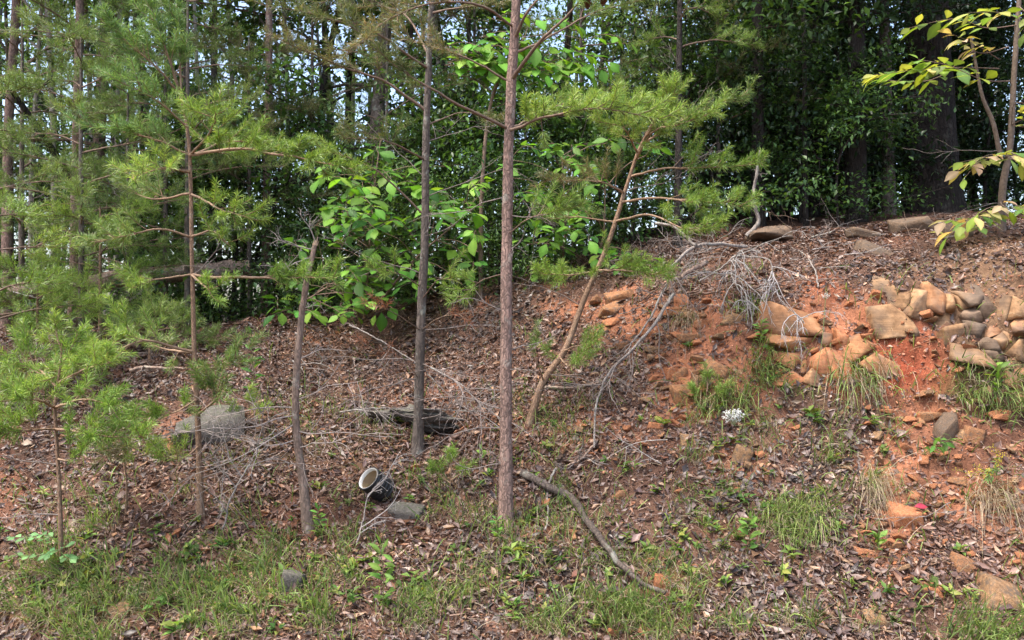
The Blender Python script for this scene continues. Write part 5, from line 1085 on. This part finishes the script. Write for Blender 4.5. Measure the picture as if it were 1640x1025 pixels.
# flowers
def umbel(label, px, py, rpx, d, foot, n):
    P = pix(px, py, d); r = rpx / FPX * d; b = g1(*foot); t = thing('white_flower', b, label, 'flower'); st, fl = MB(), MB(); tube(st, catmull([b, (b + P) / 2 + [.02, 0, .03], P - [0, 0, r * .9]], 10), .0022, 5, (.16, .2, .08))
    for i in range(n):
        a = i * 2.399; q = math.sqrt((i + .5) / n); cc = P + np.array([math.cos(a) * q * r, -.3 * r * (1 - q) - .25 * math.sin(a) * q * r, math.sin(a) * q * r * .62]); tube(st, np.array([P - [0, 0, r * .9], cc]), .0008, 3, (.2, .25, .1))
        for j in range(9):
            o_ = rng.normal(0, r * .10, 3); dr = rng.normal(0, 1, (4, 3)); leaves_np(fl, np.repeat((cc + o_)[None], 4, 0), dr, np.array([0, -.7, .7]) + rng.normal(0, .3, (4, 3)), r * .09, .9, [(.75, .75, .72), (.8, .8, .76)], .1, .06)
    st.build('stem', M_twig, t, True); fl.build('flower_head', M_petal, t)
cf = g1(1180, 690); umbel('large white lace-like flower head above the clump of weeds', 1175, 666, 17, cf[1] - .22, (1190, 720), 26)
umbel('small white flower head on a tall stalk before the red clay', 1322, 474, 7, gd(1318, 520) - .2, (1300, 640), 12)
cg = g1(1580, 770); t = thing('goldenrod', cg, 'goldenrod with yellow flower plumes over dry straw', 'flower'); st, fl = MB(), MB()
for (x, y), (ex, ey) in (((1590, 760), (1560, 745)), ((1590, 750), (1545, 762)), ((1595, 745), (1598, 722)), ((1590, 752), (1610, 728)), ((1580, 765), (1530, 752)), ((1600, 740), (1590, 715))):
    Q = catmull([cg, pix(x, y, cg[1] - .1), pix(ex, ey, cg[1] - .2)], 12); tube(st, Q, .0016, 4, (.2, .2, .07)); q = Q[6:][rng.integers(0, 6, 40)] + rng.normal(0, .009, (40, 3)); leaves_np(fl, q, rng.normal(0, 1, (40, 3)), rng.normal(0, 1, (40, 3)), .009, .6, [(.55, .42, .03), (.45, .38, .05)])
    leaves_np(st, Q[2:8], rng.normal(0, 1, (6, 3)), np.tile([0, -.3, 1.], (6, 1)), .05, .25, [(.12, .19, .05)])
    fl.build('flower_plume', M_petal, t); fl = MB()
st.build('stem', M_twig, t, True)

# ------------------------------------------------------------------ dead branches and log
def branch(label, pts, r0, r1, mat, name='fallen_branch', twigs=0, tl=.3, sides=8, rough=.16, lift=.0, on=True, tr=.004, n=36, col=GREYC, droop=.05):
    if on: Q = [g1(x, y) + [0, -r0 * .5, r0 * .6 + lift] for x, y in pts]
    else: Q = [pix(*q) for q in pts]
    A_ = catmull(Q, n); L = np.linalg.norm(np.diff(A_, axis=0), axis=1).sum(); A_ = A_ + np.cumsum(rng.normal(0, .0035, (n, 3)), 0) * .8
    if on: A_[:, 2] = np.maximum(A_[:, 2], H(A_[:, 0], A_[:, 1]) + np.linspace(r0, r1, n) * .8 + .012)
    t = thing(name, A_[0], label, 'branch'); m = MB(); tube(m, A_, np.linspace(r0, r1, n), sides, col, rough, int(L * 50), True); b = m.build('stem', mat, t, True)
    for i in range(twigs):
        j = rng.integers(4, n - 2); w = MB(); d = nrm(A_[j + 1] - A_[j]); bare_twigs(w, A_[j], d * .6 + rng.normal(0, .6, 3) + [0, -.35, .1], tl * rng.uniform(.5, 1.2), tr, 2, 4, col, droop); w.build('twig', M_twig, t, True)
    return t
branch('thick bent fallen branch snaking down from the tallest pine', [(836, 772), (875, 790), (918, 812), (940, 845), (972, 890), (1000, 925), (1040, 950), (1075, 968)], .026, .011, M_damp, rough=.3, lift=.03)
branch('pale forked stick standing across the bent fallen branch', [(890, 760), (878, 790), (873, 830), (870, 860)], .008, .005, M_greywood, lift=.03)
branch('long pale dead branch hanging down the clay face', [(1078, 470, 5.5), (1048, 515, 5.4), (1010, 560, 5.3), (975, 595, 5.2), (955, 640, 5.15), (950, 715, 5.0)], .012, .006, M_greywood, on=False, twigs=9, tl=.45)
branch('second pale branch crossing the clay beside the long dead branch', [(1068, 455, 5.7), (1050, 490, 5.6), (1020, 540, 5.5), (1000, 570, 5.45)], .008, .004, M_greywood, on=False, twigs=5, tl=.35)
branch('grey limb jutting from the crest into the branch pile', [(1195, 395, 6.4), (1150, 390, 6.2), (1105, 400, 6.0), (1075, 425, 5.9), (1058, 450, 5.8)], .015, .008, M_greywood, on=False, twigs=9, tl=.5)
branch('bark-covered limb lying on the crest edge', [(1132, 418, 6.1), (1105, 430, 6.0), (1080, 446, 5.9)], .022, .016, M_deadwood, on=False, twigs=2)
branch('pale arched stick over the branch pile', [(1050, 358, 6.3), (1075, 362, 6.2), (1095, 380, 6.1), (1112, 394, 6.0)], .010, .014, M_greywood, on=False, twigs=4)
branch('curved upright grey stem on the crest behind the branch pile', [(1195, 378, 7.2), (1213, 355, 7.2), (1207, 330, 7.2), (1204, 300, 7.2), (1212, 240, 7.2)], .02, .012, M_greywood, on=False, twigs=3)
branch('lichen-grey twiggy branch hanging over the crest edge', [(1120, 450, 5.75), (1160, 425, 5.7), (1175, 412, 5.7), (1170, 440, 5.6), (1182, 470, 5.5), (1200, 490, 5.45)], .007, .004, M_greywood, on=False, twigs=14, tl=.42, droop=.14, col=(.36, .34, .32))
branch('tangled lichen-grey branch drooping toward the red clay', [(1175, 410, 5.8), (1230, 415, 5.6), (1245, 440, 5.5), (1250, 470, 5.4), (1275, 500, 5.25), (1290, 515, 5.2)], .006, .003, M_greywood, on=False, twigs=14, tl=.34, droop=.14, col=(.38, .36, .35))
branch('dry forked twig lying on the crest litter', [(1300, 385), (1330, 378), (1350, 362)], .006, .003, M_greywood, lift=.02, twigs=6, tl=.4)
branch('thin dead twig trailing across the tilted slab', [(1310, 470), (1306, 440), (1290, 410), (1270, 400)], .006, .003, M_greywood, lift=.02, twigs=6, tl=.3)
branch('slim dead branch in the litter right of the leaning pine', [(955, 715), (935, 740), (905, 750)], .009, .006, M_deadwood, lift=.01, twigs=3)
branch('dark root crossing the bank under the leaning pine', [(870, 628), (920, 630), (960, 625)], .012, .006, M_deadwood, lift=.02, twigs=4)
branch('dark dead stick lying before the pine thicket', [(208, 593, 6.0), (250, 590, 5.95), (292, 590, 5.9)], .014, .009, M_deadwood, on=False, twigs=2)
branch('fine pale dead spray lying below the thin pine', [(355, 850, 4.4), (380, 780, 4.45), (410, 720, 4.55), (440, 690, 4.7)], .006, .003, M_greywood, on=False, twigs=8, tl=.42, col=(.27, .24, .22))
branch('thin pale stick slanting past the pipe', [(560, 905, 4.3), (578, 850, 4.4), (592, 800, 4.5), (612, 778, 4.6)], .005, .003, M_greywood, on=False, twigs=6, tl=.3, col=(.36, .33, .31))
branch('brittle twig tangle between the curving trunk and the tallest pine', [(690, 590, 5.2), (730, 610, 5.0), (770, 650, 4.9), (800, 680, 4.8)], .006, .003, M_greywood, on=False, twigs=7, tl=.4, col=(.24, .2, .18))
branch('thin twig fan resting against the curving trunk', [(560, 520, 5.6), (610, 545, 5.5), (665, 580, 5.4), (720, 630, 5.2)], .005, .003, M_greywood, on=False, twigs=7, tl=.4, col=(.22, .17, .15))
branch('fallen twig across the litter slope over the mossy boulder', [(545, 660, 5.6), (600, 655, 5.5), (680, 655, 5.4), (780, 660, 5.3)], .005, .003, M_greywood, on=False, twigs=5, tl=.4, col=(.25, .22, .2))
for i in range(34):
    px, py = random.choice([(random.uniform(420, 900), random.uniform(540, 760)), (random.uniform(900, 1250), random.uniform(480, 760)), (random.uniform(100, 1600), random.uniform(760, 1000)), (random.uniform(1200, 1500), random.uniform(370, 440))])
    c = g1(px, py); m = MB(); bare_twigs(m, c + [0, -.01, .012], (random.gauss(0, 1), random.gauss(0, .3), random.gauss(0, .3)), random.uniform(.2, .5), .0035, 1, 3, random.choice([GREYC, WOODC, (.36, .33, .3)]), .04)
    tag(m.build('fallen_twig', M_twig, smooth=True, origin=c), 'thin dead twig lying loose on the litter', 'twig', 'loose twigs on the litter')
for i in range(16):
    px, py = zr(1000, 1330), zr(395, 455); c = g1(px, py); m = MB(); bare_twigs(m, c + [0, -.03, .02], (random.choice([-1, 1]), random.gauss(-.3, .3), random.gauss(.1, .3)), zr(.35, .7), .004, 2, 4, random.choice([(.3, .28, .26), (.24, .21, .19), WOODC]), .06, .45)
    tag(m.build('crest_twig', M_twig, smooth=True, origin=c), 'fine forked dead twig in the brush along the crest edge', 'twig', 'dead twigs along the crest edge')
# the grey log
dl = 7.7; t = thing('fallen_log', pix(200, 455, dl), 'weathered grey fallen log propped across the pine thicket', 'log'); m = MB()
Q = catmull([pix(-60, 478, dl - .2), pix(80, 462, dl - .1), pix(220, 444, dl), pix(400, 428, dl + .3)], 40); tube(m, Q, np.linspace(.10, .075, 40), 14, (.3, .28, .26), .5, 8, True); m.build('log', M_deadwood, t, True)
for i in range(6):
    w = MB(); j = 5 + i * 5; bare_twigs(w, Q[j], (random.gauss(0, .8), -.6, random.uniform(-.2, .5)), random.uniform(.3, .6), .012, 1, 2, (.3, .28, .26)); w.build('snapped_limb', M_twig, t, True)

# ------------------------------------------------------------------ pipe
M_black = plain('black_plastic', (.018, .018, .02), .45, .5, 30); M_liner_shade = plain('shaded_liner', (.34, .25, .15), .6, .3, 9, .7, 1.15); M_white = plain('white_plastic', (.72, .69, .62), .5, .4, 8, .85, 1.05)  # tan liner colour paints the shade inside the white-lined pipe
dp = gd(596, 790); c = pix(590, 766, dp - .12); t = thing('drain_pipe', g1(600, 790), 'short black corrugated drain pipe with white liner sticking out of the litter', 'pipe')
ax = nrm(np.array([-.5, -.55, .58])); R_ = .078
def lathe(prof, mat, name, seg=40):
    m = MB(); u = nrm(np.cross(ax, [0, 0, 1.])); v_ = np.cross(ax, u); a = np.linspace(0, 2 * math.pi, seg, endpoint=False); V = np.array([c + ax * x + r * (math.cos(q) * u + math.sin(q) * v_) for x, r in prof for q in a])
    n = len(prof); i = np.arange(n - 1)[:, None] * seg; j = np.arange(seg)[None]; k = (j + 1) % seg; m.add(V, np.stack([i + j, i + k, i + seg + k, i + seg + j], -1).reshape(-1, 4)); return m.build(name, mat, t, True)
pr = []
for i in range(40):
    x = -.15 + .15 * i / 39; pr.append((x, R_ * (1 - .04 * (math.sin(x * 2 * math.pi / .026) < 0))))
pr += [(.002, R_ * .98), (.003, R_ * .90)]
lathe(pr, M_black, 'corrugated_wall'); lathe([(.003, R_ * .90), (.001, R_ * .85), (-.022, R_ * .84)], M_white, 'rim'); lathe([(-.022, R_ * .84), (-.145, R_ * .83), (-.147, .002)], M_liner_shade, 'liner')  # white rim stands for the lit lip, tan liner for the shaded inside
